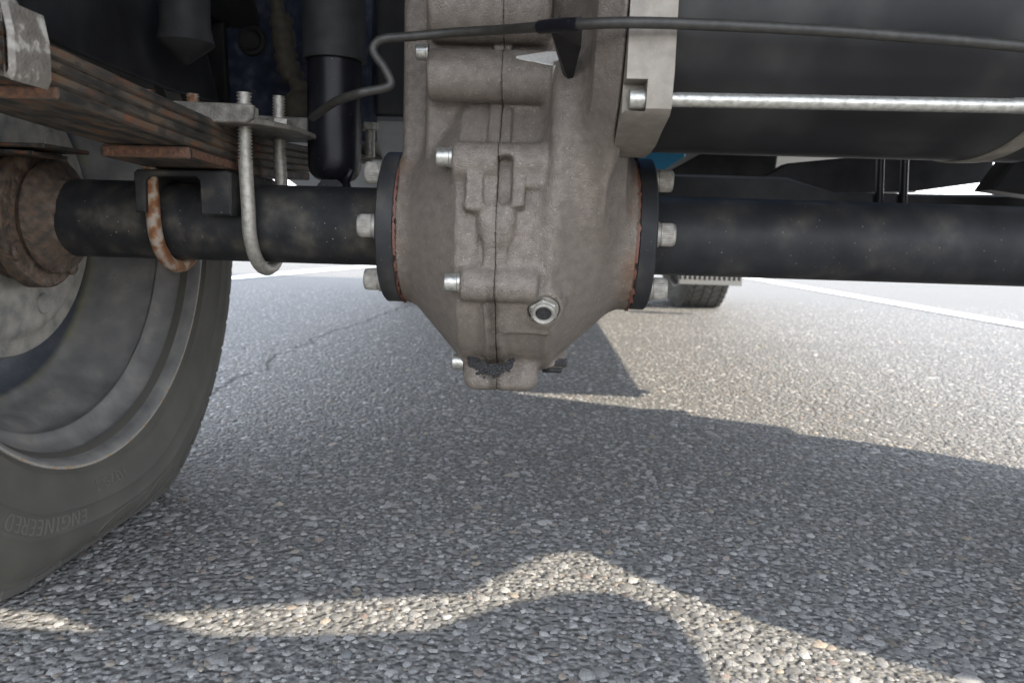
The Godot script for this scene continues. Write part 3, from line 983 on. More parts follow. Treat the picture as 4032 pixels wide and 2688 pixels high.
	part("sealant", wavy_ring(0.0686, 0.0704, 0.0564, 0.0058), M.silicone, d)
	# screws that hold the halves together
	for s in [[0.3168, 0.0962, -0.0590, 0.0064, 0.0108], [0.2355, 0.1005, -0.0518, 0.0062, 0.0106], [0.1705, 0.034, -0.0548, 0.0062, 0.0086], [0.3872, 0.0725, -0.0792, 0.0052, 0.0086]]:
		part("housing_bolt", socket_bolt(Vector3(s[2], s[0], s[1]), Vector3.LEFT, s[3], s[4], false), M.zinc, d)
	# machined flat on the upper boss
	var mf := MB.new()
	mf.prism(PackedVector2Array([Vector2(-0.0196, 0.0012), Vector2(-0.0200, 0.0000), Vector2(-0.0190, -0.0010), Vector2(-0.0120, -0.0030), Vector2(-0.0085, -0.0034), Vector2(0.0000, -0.0060), Vector2(0.0108, -0.0072), Vector2(0.0112, 0.0000), Vector2(0.0100, 0.0066), Vector2(0.0000, 0.0060)]), Transform3D(Basis(Vector3.RIGHT, -0.66), Vector3(0, 0.3730 + 0.613 * 0.0158, 0.0705 + 0.790 * 0.0158)), 0.0010, 0.0002)
	part("machined_flat", mf, M.bare, d)
	# hexagon bolt with washers on the right end of that boss
	var hx := MB.new()
	hx.prism(ngon(6, 0.0083, 0.5), Transform3D(Basis(Vector3.UP, PI / 2), Vector3(0.0042, 0.3722, 0.0880)), 0.0062, 0.0008)
	hx.lathe(Vector3(0.0108, 0.3722, 0.0880), Vector3.RIGHT, [Vector2(0, 0), Vector2(0, 0.0088), Vector2(0.0011, 0.0088), Vector2(0.0013, 0.0078), Vector2(0.0016, 0.0098), Vector2(0.0028, 0.0098), Vector2(0.003, 0.0)], 32)
	part("bracket_bolt", hx, M.zinc_dull, d)
	# filler plug
	var a := -28.5 * deg
	var n := Vector3(0, sin(a), cos(a))
	var fp := MB.new()
	var o := AX + Vector3(0.0040, 0, 0) + n * 0.1048
	fp.lathe(o, n, [Vector2(0, 0.0), Vector2(0, 0.0102), Vector2(0.0012, 0.0104), Vector2(0.0022, 0.0100), Vector2(0.0024, 0.008)], 40)
	fp.prism(ngon(6, 0.0098, 0.1), Transform3D(Basis.looking_at(-n, Vector3.RIGHT), o + n * 0.0022), 0.0044, 0.0008)
	fp.lathe(o, n, [Vector2(0.0060, 0.0081), Vector2(0.0086, 0.0079), Vector2(0.0093, 0.0072), Vector2(0.0092, 0.0062), Vector2(0.0086, 0.0056), Vector2(0.0066, 0.0053)], 40)
	var plug := part("filler_plug", fp, M.zinc_dull, d)
	plug.set_meta("label", "bare metal filler plug with hexagon rim")
	var fpd := MB.new()
	fpd.lathe(o, n, [Vector2(0.0071, 0.0056), Vector2(0.0073, 0.0030), Vector2(0.0074, 0.0)], 32)
	part("plug_dirt", fpd, M.grime, d)
	# drain plug under the right side, covered in oily dirt
	var dp := MB.new()
	var ad := -78.0 * deg
	var nd := Vector3(0, sin(ad), cos(ad))
	var od := AX + Vector3(0.0128, 0, 0) + nd * 0.0990
	dp.lathe(od, nd, [Vector2(0, 0.0), Vector2(0, 0.0112), Vector2(0.0025, 0.0116), Vector2(0.0058, 0.0108), Vector2(0.0066, 0.0090), Vector2(0.0068, 0.0078), Vector2(0.0100, 0.0076), Vector2(0.0106, 0.0064), Vector2(0.0108, 0.0)], 64)
	for i in dp.v.size():
		dp.v[i] += dp.n[i] * 0.0009 * fine.get_noise_3dv(dp.v[i] * 3.0)
	part("drain_plug", dp, M.grime, d, "drain plug caked in black oily dirt")
	# oily dirt at the foot of the seam
	var og := MB.new()
	for i in 640:
		var t := rng.randf()
		var x := lerpf(-0.0500, -0.0165, t)
		var bow := 0.0078 * (1.0 - pow((t - 0.5) * 2.0, 2.0))
		var yy := 0.1762 - bow + rng.randfn(0.0, 0.0024)
		var zz := 0.0468
		if yy > 0.1725:
			zz = 0.0468 + (yy - 0.1725) * 0.45
		if yy < 0.160:
			continue
		var r := rng.randf_range(0.0007, 0.0017)
		og.lathe(Vector3(x, yy, zz), Vector3(rng.randf_range(-0.5, 0.5), rng.randf_range(-0.5, 0.5), 1), [Vector2(-r * 0.5, r), Vector2(r * 0.3, r * 0.9), Vector2(r * 0.9, 0.0)], 6)
	part("oily_dirt", og, M.grime, d, "black oily dirt at the foot of the seam").set_meta("kind", "stuff")


func cast_tone(p: Vector3) -> Color:
	var k := 1.0
	var tint := Color(1, 1, 1)
	# oil that has run down the seam
	if p.y < 0.262:
		var w := 0.0045 + 0.0035 * broad.get_noise_2d(p.y * 2.0, 4.0)
		var s := clampf(1.0 - (absf(p.x + 0.0300) - w * 0.5) / 0.003, 0.0, 1.0) * clampf((0.262 - p.y) / 0.05, 0.0, 1.0)
		s *= 0.6 + 0.4 * fine.get_noise_3dv(p * 0.5)
		tint = tint.lerp(Color(0.24, 0.20, 0.16), clampf(s, 0.0, 0.85))
		var dx := (p.x + 0.031) / 0.019
		var dy := (p.y - 0.170) / 0.011
		var q := clampf(1.35 - sqrt(dx * dx + dy * dy) + 0.5 * broad.get_noise_3dv(p * 3.0), 0.0, 1.0)
		if p.y < 0.185:
			tint = tint.lerp(Color(0.16, 0.14, 0.12), q * 0.9)
	# rust by the flanges
	var e := clampf(1.0 - minf(absf(p.x + 0.104), absf(p.x - 0.069)) / 0.014, 0.0, 1.0)
	if Vector2(p.y - 0.27, p.z).length() < 0.064:
		e *= clampf(0.4 + 1.2 * broad.get_noise_3dv(p), 0.0, 1.0)
		tint = tint.lerp(Color(0.95, 0.62, 0.42), e)
	k += 0.16 * broad.get_noise_3dv(p * 0.8)
	return Color(tint.r * k, tint.g * k, tint.b * k)


# ---------------------------------------------------------------- motor
func yz(poly: Array, x0: float, x1: float, mb: MB, bev := 0.001) -> void:
	# a polygon of (y, z) given a thickness along x
	mb.prism(PackedVector2Array(poly), Transform3D(Basis(Vector3(0, 1, 0), Vector3(0, 0, 1), Vector3(1, 0, 0)), Vector3(x0, 0, 0)), x1 - x0, bev)


func build_motor() -> void:
	var m := holder("electric_motor", "black cylindrical motor with bare metal end plate above the axle")
	var c := Vector3(0, 0.4075, 0.1005)
	var outline: Array = [Vector2(0.520, 0.186), Vector2(0.3560, 0.1865), Vector2(0.3375, 0.1830), Vector2(0.3345, 0.1785), Vector2(0.3300, 0.1560), Vector2(0.3240, 0.1330), Vector2(0.3215, 0.1120), Vector2(0.3210, 0.085), Vector2(0.335, 0.03), Vector2(0.37, 0.012), Vector2(0.520, 0.012)]
	var notched: Array = [Vector2(0.520, 0.186), Vector2(0.3560, 0.1865), Vector2(0.3520, 0.1862), Vector2(0.3520, 0.1690), Vector2(0.3365, 0.1690), Vector2(0.3362, 0.1812), Vector2(0.3345, 0.1785), Vector2(0.3300, 0.1560), Vector2(0.3240, 0.1330), Vector2(0.3215, 0.1120), Vector2(0.3210, 0.085), Vector2(0.335, 0.03), Vector2(0.37, 0.012), Vector2(0.520, 0.012)]
	var ep := MB.new()
	yz(notched, 0.0427, 0.0540, ep, 0.0)
	yz(outline, 0.0540, 0.0676, ep, 0.0)
	part("end_plate", ep, M.plate, m)
	var bolt := MB.new()
	bolt.lathe(Vector3(0.0448, 0.3428, 0.1782), Vector3.RIGHT, [Vector2(0, 0.0), Vector2(0, 0.0044), Vector2(0.0006, 0.0053), Vector2(0.0084, 0.0053), Vector2(0.0092, 0.0046), Vector2(0.0095, 0.0)], 32)
	part("tie_rod_bolt", bolt, M.zinc, m)
	var cs := MB.new()
	cs.lathe(c, Vector3.RIGHT, [Vector2(0.0676, 0.0), Vector2(0.0676, 0.0842), Vector2(0.12, 0.0844), Vector2(0.2, 0.0844), Vector2(0.30, 0.0844)], 96)
	part("motor_casing", cs, M.motor, m)
	var cap := MB.new()
	cap.lathe(c, Vector3.RIGHT, [Vector2(0.264, 0.0845), Vector2(0.2645, 0.0858), Vector2(0.276, 0.0854), Vector2(0.287, 0.0820), Vector2(0.297, 0.0755), Vector2(0.304, 0.066), Vector2(0.306, 0.05), Vector2(0.306, 0.0)], 96)
	# the seam between casing and end cap runs at a slant
	for i in cap.v.size():
		var p := cap.v[i]
		var t := clampf((p.z - 0.10) / 0.08, -0.6, 1.0)
		cap.v[i].x += 0.020 * t * clampf((0.300 - p.x) / 0.03, 0.0, 1.0)
	part("end_cap", cap, M.plate, m)
	var rod := MB.new()
	var rp := PackedVector3Array()
	var rr := PackedFloat32Array()
	for i in 12:
		rp.append(Vector3(0.066 + 0.0165 * i, 0.3432 + 0.0001 * i, 0.1778))
		rr.append(0.0039)
	var x := 0.248
	while x < 0.30:
		rp.append(Vector3(x, 0.3445, 0.1778))
		rr.append(0.0040 + (0.0003 if int(round(x / 0.0007)) % 2 == 0 else -0.0003))
		x += 0.0007
	rod.sweep(rp, rr, 18)
	part("tie_rod", rod, M.zinc, m)


# ---------------------------------------------------------------- leaf spring
func build_spring(_s: int) -> void:
	var sp := holder("leaf_spring", "stack of rusty black spring leaves over the left end of the axle")
	# bottom height, thickness, rear end, front end, half width
	var rows := [[0.3072, 0.0076, 0.102, -0.16, 0.030], [0.3151, 0.0060, 0.238, -0.26, 0.029], [0.3213, 0.0058, 0.52, -0.36, 0.029], [0.3273, 0.0058, 0.54, -0.45, 0.029], [0.3333, 0.0060, 0.56, -0.52, 0.029]]
	for k in rows.size():
		var r: Array = rows[k]
		var mb := MB.new()
		var prev := []
		var z1: float = r[2]
		var z0: float = r[3]
		var cx := -0.2605
		var hw: float = r[4]
		var th: float = r[1]
		var q := 0.0012
		var steps := 40
		for i in steps + 1:
			var z := lerpf(z0, z1, float(i) / steps)
			var rise := 0.035 * absf(z) + 0.05 * z * z
			if k == 0:
				rise = 0.030 * absf(z) + 0.05 * z * z
			var y: float = r[0] + rise
			var jit := 0.0006 * broad.get_noise_2d(z * 3.0, k * 7.0)
			var sec := PackedVector3Array()
			for p in [Vector2(-hw + q, 0), Vector2(hw - q, 0), Vector2(hw, q), Vector2(hw, th - q), Vector2(hw - q, th), Vector2(-hw + q, th), Vector2(-hw, th - q), Vector2(-hw, q)]:
				sec.append(Vector3(cx + p.x + jit, y + p.y, z))
			if i > 0:
				var mid: Vector3 = (sec[0] + sec[4]) * 0.5
				for j in 8:
					var jj := (j + 1) % 8
					mb.fquad(prev[j], prev[jj], sec[jj], sec[j], (sec[j] + sec[jj]) * 0.5 - mid)
			if i == 0 or i == steps:
				var c2 := Vector3(cx, y + th / 2, z)
				for j in 8:
					mb.ftri(c2, sec[j], sec[(j + 1) % 8], Vector3(0, 0, -1 if i == 0 else 1))
			prev = Array(sec)
		mb.paint(func(p): return Color(1.0, 1.0, 1.0) * (1.0 + 0.3 * broad.get_noise_3dv(p)))
		var lf := part("leaf", mb, M.leaf, sp)
		if k < 2:
			var e := MB.new()
			var yz0: float = r[0] + (0.030 if k == 0 else 0.035) * z1 + 0.05 * z1 * z1
			e.box(Vector3(cx - hw + 0.001, yz0 + 0.0004, z1 - 0.002), Vector3(cx + hw - 0.001, yz0 + th - 0.0004, z1 + 0.0008), 0.0006)
			part("rusty_end", e, M.leaf_rust, lf)
			if k == 0:
				var se := MB.new()
				for i in 12:
					var za := lerpf(0.003, z1, i / 12.0)
					var zb := lerpf(0.003, z1, (i + 1) / 12.0)
					var ya: float = r[0] + 0.030 * za + 0.05 * za * za
					var yb: float = r[0] + 0.030 * zb + 0.05 * zb * zb
					se.fquad(Vector3(cx + hw + 0.0006, ya + 0.0012, za), Vector3(cx + hw + 0.0006, yb + 0.0012, zb), Vector3(cx + hw + 0.0006, yb + th - 0.0012, zb), Vector3(cx + hw + 0.0006, ya + th - 0.0012, za), Vector3.RIGHT)
				part("rusty_edge", se, M.leaf_rust, lf)
	# clip that holds the leaves together towards the rear
	var cl := MB.new()
	var ca := Vector2(-0.2325, 0.3395)
	cl.prism(PackedVector2Array([Vector2(ca.x - 0.0005, 0.3300), Vector2(ca.x + 0.0030, 0.3285), Vector2(ca.x + 0.0050, 0.3325), Vector2(ca.x + 0.0052, 0.3480), Vector2(ca.x + 0.0030, 0.3610), Vector2(ca.x - 0.015, 0.366), Vector2(ca.x - 0.072, 0.368), Vector2(ca.x - 0.072, 0.3560), Vector2(ca.x - 0.0005, 0.3560)]), Transform3D(Basis(), Vector3(0, 0, 0.248)), 0.028, 0.002)
	part("spring_clip", cl, M.clip, sp, "worn grey clip with bare metal patches round the leaves")
	var cl2 := MB.new()
	cl2.prism(PackedVector2Array([Vector2(-0.31, 0.3345), Vector2(-0.2430, 0.3330), Vector2(-0.2365, 0.3355), Vector2(-0.2345, 0.3430), Vector2(-0.2345, 0.3590), Vector2(-0.2410, 0.3700), Vector2(-0.255, 0.3790), Vector2(-0.31, 0.384)]), Transform3D(Basis(), Vector3(0, 0, 0.252)), 0.018, 0.003)
	for i in cl2.v.size():
		cl2.v[i] += cl2.n[i] * 0.0009 * broad.get_noise_3dv(cl2.v[i] * 2.0)
	part("clip_face", cl2, M.clip, sp)


# ---------------------------------------------------------------- wheels
func build_wheels() -> void:
	var w := holder("wheel")
	w.set_meta("label", "left rear wheel seen from its dusty grey inner side")
	w.position = Vector3(-0.4325, 0.27, 0)
	var tr := MB.new()
	var h := 0.0835
	# sidewall profile from bead to tread, inner side at +x
	var pf: Array = [Vector2(0.060, 0.186), Vector2(0.0745, 0.1960), Vector2(0.0765, 0.1990), Vector2(0.0786, 0.2002), Vector2(0.0795, 0.2012), Vector2(0.0790, 0.2022), Vector2(0.0800, 0.2060), Vector2(0.0818, 0.2140), Vector2(0.0829, 0.2220), Vector2(0.0836, 0.2228), Vector2(0.0842, 0.2236), Vector2(0.0836, 0.2244), Vector2(0.0833, 0.2252), Vector2(0.0837, 0.2310), Vector2(0.0836, 0.2358), Vector2(0.0843, 0.2366), Vector2(0.0842, 0.2376), Vector2(0.0834, 0.2386), Vector2(0.0830, 0.2440), Vector2(0.0812, 0.2520), Vector2(0.0785, 0.2590), Vector2(0.0772, 0.2612), Vector2(0.0774, 0.2622), Vector2(0.0768, 0.2632), Vector2(0.0745, 0.2655)]
	for i in pf.size():
		var q0: Vector2 = pf[i]
		if q0.y > 0.196:
			pf[i] = Vector2(q0.x - 0.0045 * smoothstep(0.245, 0.266, q0.y), 0.196 + (q0.y - 0.196) * 1.297)
	var prof: Array = pf.duplicate()
	prof.append(Vector2(0.0680, 0.2855))
	for i in 1:
		prof.append(Vector2(-0.0680, 0.2855))
	for i in pf.size():
		var q: Vector2 = pf[pf.size() - 1 - i]
		prof.append(Vector2(-q.x, q.y))
	prof.reverse()
	tr.lathe(Vector3.ZERO, Vector3.RIGHT, prof, 180)
	tr.paint(func(p):
		var r := Vector2(p.y, p.z).length()
		var k := 1.0
		for q in [0.2027, 0.2318, 0.2493, 0.2819]:
			if absf(r - q) < 0.0009 and p.x > 0.0:
				k = 1.75
		return Color(k, k, k * 0.95))
	flatten(tr)
	var tyre := part("tyre", tr, M.rubber, w)
	# tread blocks
	var tb := MB.new()
	var rows := [[0.0728, 0.0520, 0.006], [0.0485, 0.0175, -0.004], [0.0140, -0.0140, 0.004], [-0.0175, -0.0485, -0.004], [-0.0520, -0.0728, 0.006]]
	for rw in rows:
		for i in 58:
			var a := TAU * i / 58.0
			var wa := TAU / 58.0 * 0.84
			var sk: float = rw[2]
			var xa: float = rw[0]
			var xb: float = rw[1]
			var top := []
			var bot := []
			for cc in [[xa, 0.0], [xa, wa], [xb, wa], [xb, 0.0]]:
				var aa: float = a + cc[1] + sk * (cc[0] - xb) / (xa - xb) / 0.27 * 4.0
				var edge := absf(cc[0]) > 0.07
				var d := Vector3(0, cos(aa), sin(aa))
				top.append(Vector3(cc[0] * (0.985 if edge else 1.0), 0, 0) + d * (0.2905 if edge else 0.2920))
				bot.append(Vector3(cc[0], 0, 0) + d * (0.2835 if edge else 0.2850))
			var out := Vector3(0, cos(a + wa / 2), sin(a + wa / 2))
			tb.fquad(top[0], top[1], top[2], top[3], out)
			var mid: Vector3 = (top[0] + top[2]) * 0.5
			for e in 4:
				var f := (e + 1) % 4
				tb.fquad(top[e], top[f], bot[f], bot[e], (top[e] + top[f]) * 0.5 - mid)
	flatten(tb)
	part("tread", tb, M.rubber, tyre)
	# raised writing on the inner sidewall
	var lt := MB.new()
	text_on_tyre("ENGINEERED", 13.3, 33.6, 0.2408, 0.0112, lt)
	text_on_tyre("1025", -3.0, 6.5, 0.2170, 0.0090, lt)
	text_on_tyre("T", 8.0, 9.2, 0.2178, 0.0100, lt)
	flatten(lt)
	part("raised_lettering", lt, M.rubber_dust, tyre)
	var lo := MB.new()
	outline_letter(-1.0, 0.2650, 8.0, 0.0125, lo)
	outline_letter(-16.5, 0.2650, 5.8, 0.0125, lo)
	flatten(lo)
	part("outline_lettering", lo, M.rubber_dust, tyre)
	# steel rim with its well, disc and brake drum
	var rm := MB.new()
	var rp: Array = [Vector2(0.0620, 0.1925), Vector2(0.0735, 0.1962), Vector2(0.0752, 0.1985), Vector2(0.0764, 0.1978), Vector2(0.0762, 0.1958)]
	rp.reverse()
	var re := MB.new()
	re.lathe(Vector3.ZERO, Vector3.RIGHT, rp, 160)
	var ri: Array = [Vector2(0.0763, 0.1958), Vector2(0.0745, 0.1930), Vector2(0.0700, 0.1912), Vector2(0.0640, 0.1895), Vector2(0.0570, 0.1868), Vector2(0.0500, 0.1825), Vector2(0.0455, 0.1772), Vector2(0.0432, 0.1728), Vector2(0.0418, 0.1722), Vector2(0.0402, 0.1745), Vector2(0.0380, 0.1765), Vector2(0.0300, 0.1755), Vector2(0.0220, 0.1722), Vector2(0.0130, 0.1660), Vector2(0.0050, 0.1620), Vector2(-0.0040, 0.1590), Vector2(-0.0100, 0.1548), Vector2(-0.0128, 0.1512), Vector2(-0.0150, 0.1500), Vector2(-0.0190, 0.1492), Vector2(-0.0290, 0.1440), Vector2(-0.0340, 0.1330), Vector2(-0.0330, 0.1180), Vector2(-0.0300, 0.1000), Vector2(-0.0300, 0.0)]
	rm.lathe(Vector3.ZERO, Vector3.RIGHT, ri, 160)
	# outer half of the rim, open towards the outside
	rm.lathe(Vector3.ZERO, Vector3.RIGHT, [Vector2(-0.0745, 0.1965), Vector2(-0.060, 0.1890), Vector2(-0.040, 0.176), Vector2(-0.036, 0.150), Vector2(-0.038, 0.0)], 96)
	var rust := Color(1.9, 1.15, 0.62)
	rm.paint(func(p):
		var r := Vector2(p.y, p.z).length()
		var e := clampf(1.0 - absf(p.x + 0.0145) / 0.004, 0.0, 1.0) * clampf(0.5 + 1.6 * broad.get_noise_3dv(p), 0.0, 1.0)
		var k := 1.0 + 0.25 * broad.get_noise_3dv(p * 0.5)
		var base := Color(k, k, k)
		if p.x < -0.017 and r > 0.10:
			base = Color(0.42, 0.48, 0.60)
		return base.lerp(rust, e))
	var rim := part("rim", rm, M.rim, w)
	part("rim_edge", re, M.rim_edge, rim)
	# scratch marks in the blue paint near the drum
	for s in [[-32.0, 0.1500, 0.132], [-24.0, 0.1560, 0.1515]]:
		var sc := MB.new()
		var a0: float = deg_to_rad(90.0 + 32.0 + s[0])
		var dv := Vector3(0, -cos(deg_to_rad(s[0] + 34.0)), sin(deg_to_rad(s[0] + 34.0)))
		sc.sweep(PackedVector3Array([Vector3(-0.0165, 0, 0) + dv * float(s[1]), Vector3(-0.031, 0, 0) + dv * float(s[2])]), 0.0009, 5)
		part("scratch", sc, M.bare, rim)
	var dr := MB.new()
	dr.lathe(Vector3.ZERO, Vector3.RIGHT, [Vector2(-0.0295, 0.1180), Vector2(0.0010, 0.1150), Vector2(0.0040, 0.1135), Vector2(0.0055, 0.1085), Vector2(0.0060, 0.1020), Vector2(0.0078, 0.0985), Vector2(0.0100, 0.0960), Vector2(0.0108, 0.0900), Vector2(0.0112, 0.0700), Vector2(0.0112, 0.0500)], 96)
	for i in dr.v.size():
		var p := dr.v[i]
		if p.x > 0.0095:
			dr.v[i].x += 0.0016 * broad.get_noise_2d(p.y * 0.8, p.z * 0.8)
	var drum := part("brake_drum", dr, M.drum, w)
	for k in 6:
		var a := deg_to_rad(-52.0 + 60.0 * k)
		var pk := MB.new()
		pk.lathe(Vector3(0.0108, 0.079 * sin(a), 0.079 * cos(a)), Vector3.RIGHT, [Vector2(0.0, 0.0092), Vector2(0.0016, 0.0088), Vector2(0.0021, 0.0078), Vector2(0.0017, 0.0066), Vector2(0.0012, 0.0)], 24)
		part("drum_boss", pk, M.drum, drum)
	# the other rear wheel and the front wheels
	var spots := [[Vector3(0.672, 0.27, 0), PI, "right rear wheel"], [Vector3(0.605, 0.27, -2.42), PI, "front wheel with pale dusty tread in the sun"], [Vector3(-0.438, 0.27, -2.30), 0.0, "left front wheel"]]
	for i in 3:
		var o: Node3D = w.duplicate()
		o.name = "wheel"
		truck.add_child(o, true)
		o.position = spots[i][0]
		o.rotation.y = spots[i][1]
		o.set_meta("label", spots[i][2])
		if i == 1:
			o.rotation.y += 0.05
			for ch in o.find_children("*", "MeshInstance3D", true, false):
				var mi := ch as MeshInstance3D
				if mi.name.begins_with("tyre") or mi.name.begins_with("tread"):
					mi.material_override = null
					mi.set_surface_override_material(0, M.rubber_front)


func flatten(mb: MB) -> void:
	# the tyre is pressed flat where it stands on the road and bulges beside it
	var stand := 0.27 - ROAD - 0.001
	for i in mb.v.size():
		var p := mb.v[i]
		var r := Vector2(p.y, p.z).length()
		if r < 0.196 or p.y > -0.1:
			continue
		var full := stand * r / -p.y
		var k := 0.006
		var h := maxf(k - absf(0.292 - full), 0.0) / k
		var rim := minf(0.292, full) - h * h * k * 0.25
		var t := (r - 0.196) / 0.096
		var f := (0.196 + t * (rim - 0.196)) / r
		p.y *= f
		p.z *= f
		p.x += signf(p.x) * 0.35 * (0.292 - rim) * sin(clampf(t, 0.0, 1.0) * PI) 
		p.y = maxf(p.y, -stand)
		mb.v[i] = p


func text_on_tyre(s: String, deg0: float, deg1: float, r: float, high: float, mb: MB) -> void:
	var font := SystemFont.new()
	font.font_names = PackedStringArray(["Droid Sans"])
	var tm := TextMesh.new()
	tm.font = font
	tm.text = s
	tm.font_size = 32
	tm.pixel_size = 0.01
	tm.depth = 0.05
	tm.curve_step = 2.0
	var a := tm.surface_get_arrays(0)
	var v: PackedVector3Array = a[Mesh.ARRAY_VERTEX]
	var n: PackedVector3Array = a[Mesh.ARRAY_NORMAL]
	var ix: PackedInt32Array = a[Mesh.ARRAY_INDEX]
	var lo := Vector3.ONE * 1e9
	var hi := -lo
	for p in v:
		lo = lo.min(p)
		hi = hi.max(p)
	var out := PackedVector3Array()
	var on := PackedVector3Array()
	for i in v.size():
		var t := (v[i] - lo) / (hi - lo)
		var psi := deg_to_rad(lerpf(deg0, deg1, t.x))
		var rr := r + (t.y - 0.5) * high
		var er := Vector3(0, -cos(psi), sin(psi))
		var ep := Vector3(0, sin(psi), cos(psi))
		out.append(er * rr + Vector3(wall_x(rr) - 0.0002 + 0.0009 * t.z, 0, 0))
		on.append((ep * n[i].x + er * n[i].y + Vector3.RIGHT * n[i].z).normalized())
	for i in range(0, ix.size(), 3):
		mb.tri(out[ix[i]], out[ix[i + 1]], out[ix[i + 2]], on[ix[i]], on[ix[i + 1]], on[ix[i + 2]])


func wall_x(r: float) -> float:
	var q := [Vector2(0.2090, 0.0800), Vector2(0.2193, 0.0818), Vector2(0.2297, 0.0829), Vector2(0.2414, 0.0837), Vector2(0.2513, 0.0834), Vector2(0.2583, 0.0830), Vector2(0.2686, 0.0800), Vector2(0.2777, 0.0758), Vector2(0.292, 0.070)]
	for i in q.size() - 1:
		if r <= q[i + 1].x:
			return lerpf(q[i].y, q[i + 1].y, clampf((r - q[i].x) / (q[i + 1].x - q[i].x), 0.0, 1.0))
	return 0.075


func outline_letter(deg: float, r: float, half_deg: float, half_r: float, mb: MB) -> void:
	var pts := PackedVector3Array()
	for i in 41:
		var a := TAU * i / 40.0
		var c := signf(cos(a)) * pow(absf(cos(a)), 0.75)
		var s := signf(sin(a)) * pow(absf(sin(a)), 0.75)
		var psi := deg_to_rad(deg + half_deg * c + s * half_deg * 0.25)
		var rr := r + half_r * s
		pts.append(Vector3(wall_x(rr) + 0.0001, -cos(psi) * rr, sin(psi) * rr))
	mb.sweep(pts, 0.00055, 6, false)


# ---------------------------------------------------------------- damper, stop, hose
func build_shock() -> void:
	var s := holder("shock_absorber", "glossy black damper with wider dust tube beside the spring")
	var o := Vector3(-0.1760, 0.0, -0.05)
	var up := MB.new()
	up.lathe(o, Vector3.UP, [Vector2(0.4050, 0.0225), Vector2(0.4044, 0.0252), Vector2(0.4050, 0.0260), Vector2(0.4065, 0.0260), Vector2(0.4080, 0.0256), Vector2(0.45, 0.0256), Vector2(0.62, 0.0256)], 56)
	part("dust_tube", up, M.plastic, s)
	var lo := MB.new()
	lo.lathe(o, Vector3.UP, [Vector2(0.3060, 0.0), Vector2(0.3066, 0.0115), Vector2(0.3088, 0.0168), Vector2(0.3130, 0.0203), Vector2(0.3180, 0.0219), Vector2(0.325, 0.0222), Vector2(0.35, 0.0222), Vector2(0.41, 0.0222)], 56)
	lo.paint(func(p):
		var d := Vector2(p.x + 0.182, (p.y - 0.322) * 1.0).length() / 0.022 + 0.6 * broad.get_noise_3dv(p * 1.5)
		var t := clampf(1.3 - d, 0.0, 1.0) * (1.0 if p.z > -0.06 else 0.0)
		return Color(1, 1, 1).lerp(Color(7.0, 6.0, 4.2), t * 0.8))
	part("body_tube", lo, M.gloss_black, s)
	var eye := MB.new()
	eye.lathe(Vector3(-0.1760, 0.296, -0.066), Vector3.BACK, [Vector2(0, 0), Vector2(0, 0.013), Vector2(0.03, 0.013), Vector2(0.03, 0)], 28)
	part("mounting_eye", eye, M.gloss_black, s)
	var tab := MB.new()
	tab.sweep(curve([Vector3(-0.158, 0.3155, -0.035), Vector3(-0.160, 0.3105, -0.034), Vector3(-0.1625, 0.3050, -0.036), Vector3(-0.1600, 0.2950, -0.038)], 6), 0.0035, 8)
	part("lower_bracket", tab, M.gloss_black, s)

	# bump stop
	var b := holder("bump_stop")
	var bs := MB.new()
	bs.lathe(Vector3(-0.3010, 0, -0.05), Vector3.UP, [Vector2(0.3990, 0.0), Vector2(0.4005, 0.0030), Vector2(0.4150, 0.0218), Vector2(0.4165, 0.0232), Vector2(0.4180, 0.0226), Vector2(0.43, 0.0200), Vector2(0.60, 0.0200)], 48)
	part("rubber_cone", bs, M.plastic, b)
	# ribbed hose with fitting
	var hs := holder("brake_hose")
	var path := curve([Vector3(-0.2600, 0.500, -0.15), Vector3(-0.2585, 0.4800, -0.15), Vector3(-0.2530, 0.4563, -0.15), Vector3(-0.2505, 0.4365, -0.15), Vector3(-0.2480, 0.4205, -0.15), Vector3(-0.2410, 0.4046, -0.15), Vector3(-0.2375, 0.3960, -0.15)], 14)
	var rad := PackedFloat32Array()
	for i in path.size():
		var y := path[i].y
		var r := 0.0062
		if y < 0.468 and y > 0.408:
			r = 0.0098 + (0.0016 if int(floor(y / 0.0052)) % 2 == 0 else -0.0004)
		if y > 0.438 and y < 0.452:
			r = 0.0108
		rad.append(r)
	var hm := MB.new()
	hm.sweep(path, rad, 18)
	part("hose", hm, M.hose, hs)
	var ft := MB.new()
	ft.lathe(Vector3(-0.2365, 0, -0.15), Vector3.UP, [Vector2(0.3640, 0.0), Vector2(0.3640, 0.0130), Vector2(0.3665, 0.0145), Vector2(0.3890, 0.0148), Vector2(0.3930, 0.0120), Vector2(0.3960, 0.0090), Vector2(0.4050, 0.0088), Vector2(0.4055, 0.0)], 24)
	part("fitting", ft, M.hose, hs)
	var br := MB.new()
	br.box(Vector3(-0.262, 0.3560, -0.18), Vector3(-0.205, 0.3640, -0.13), 0.001)
	part("fitting_bracket", br, M.rail, hs)


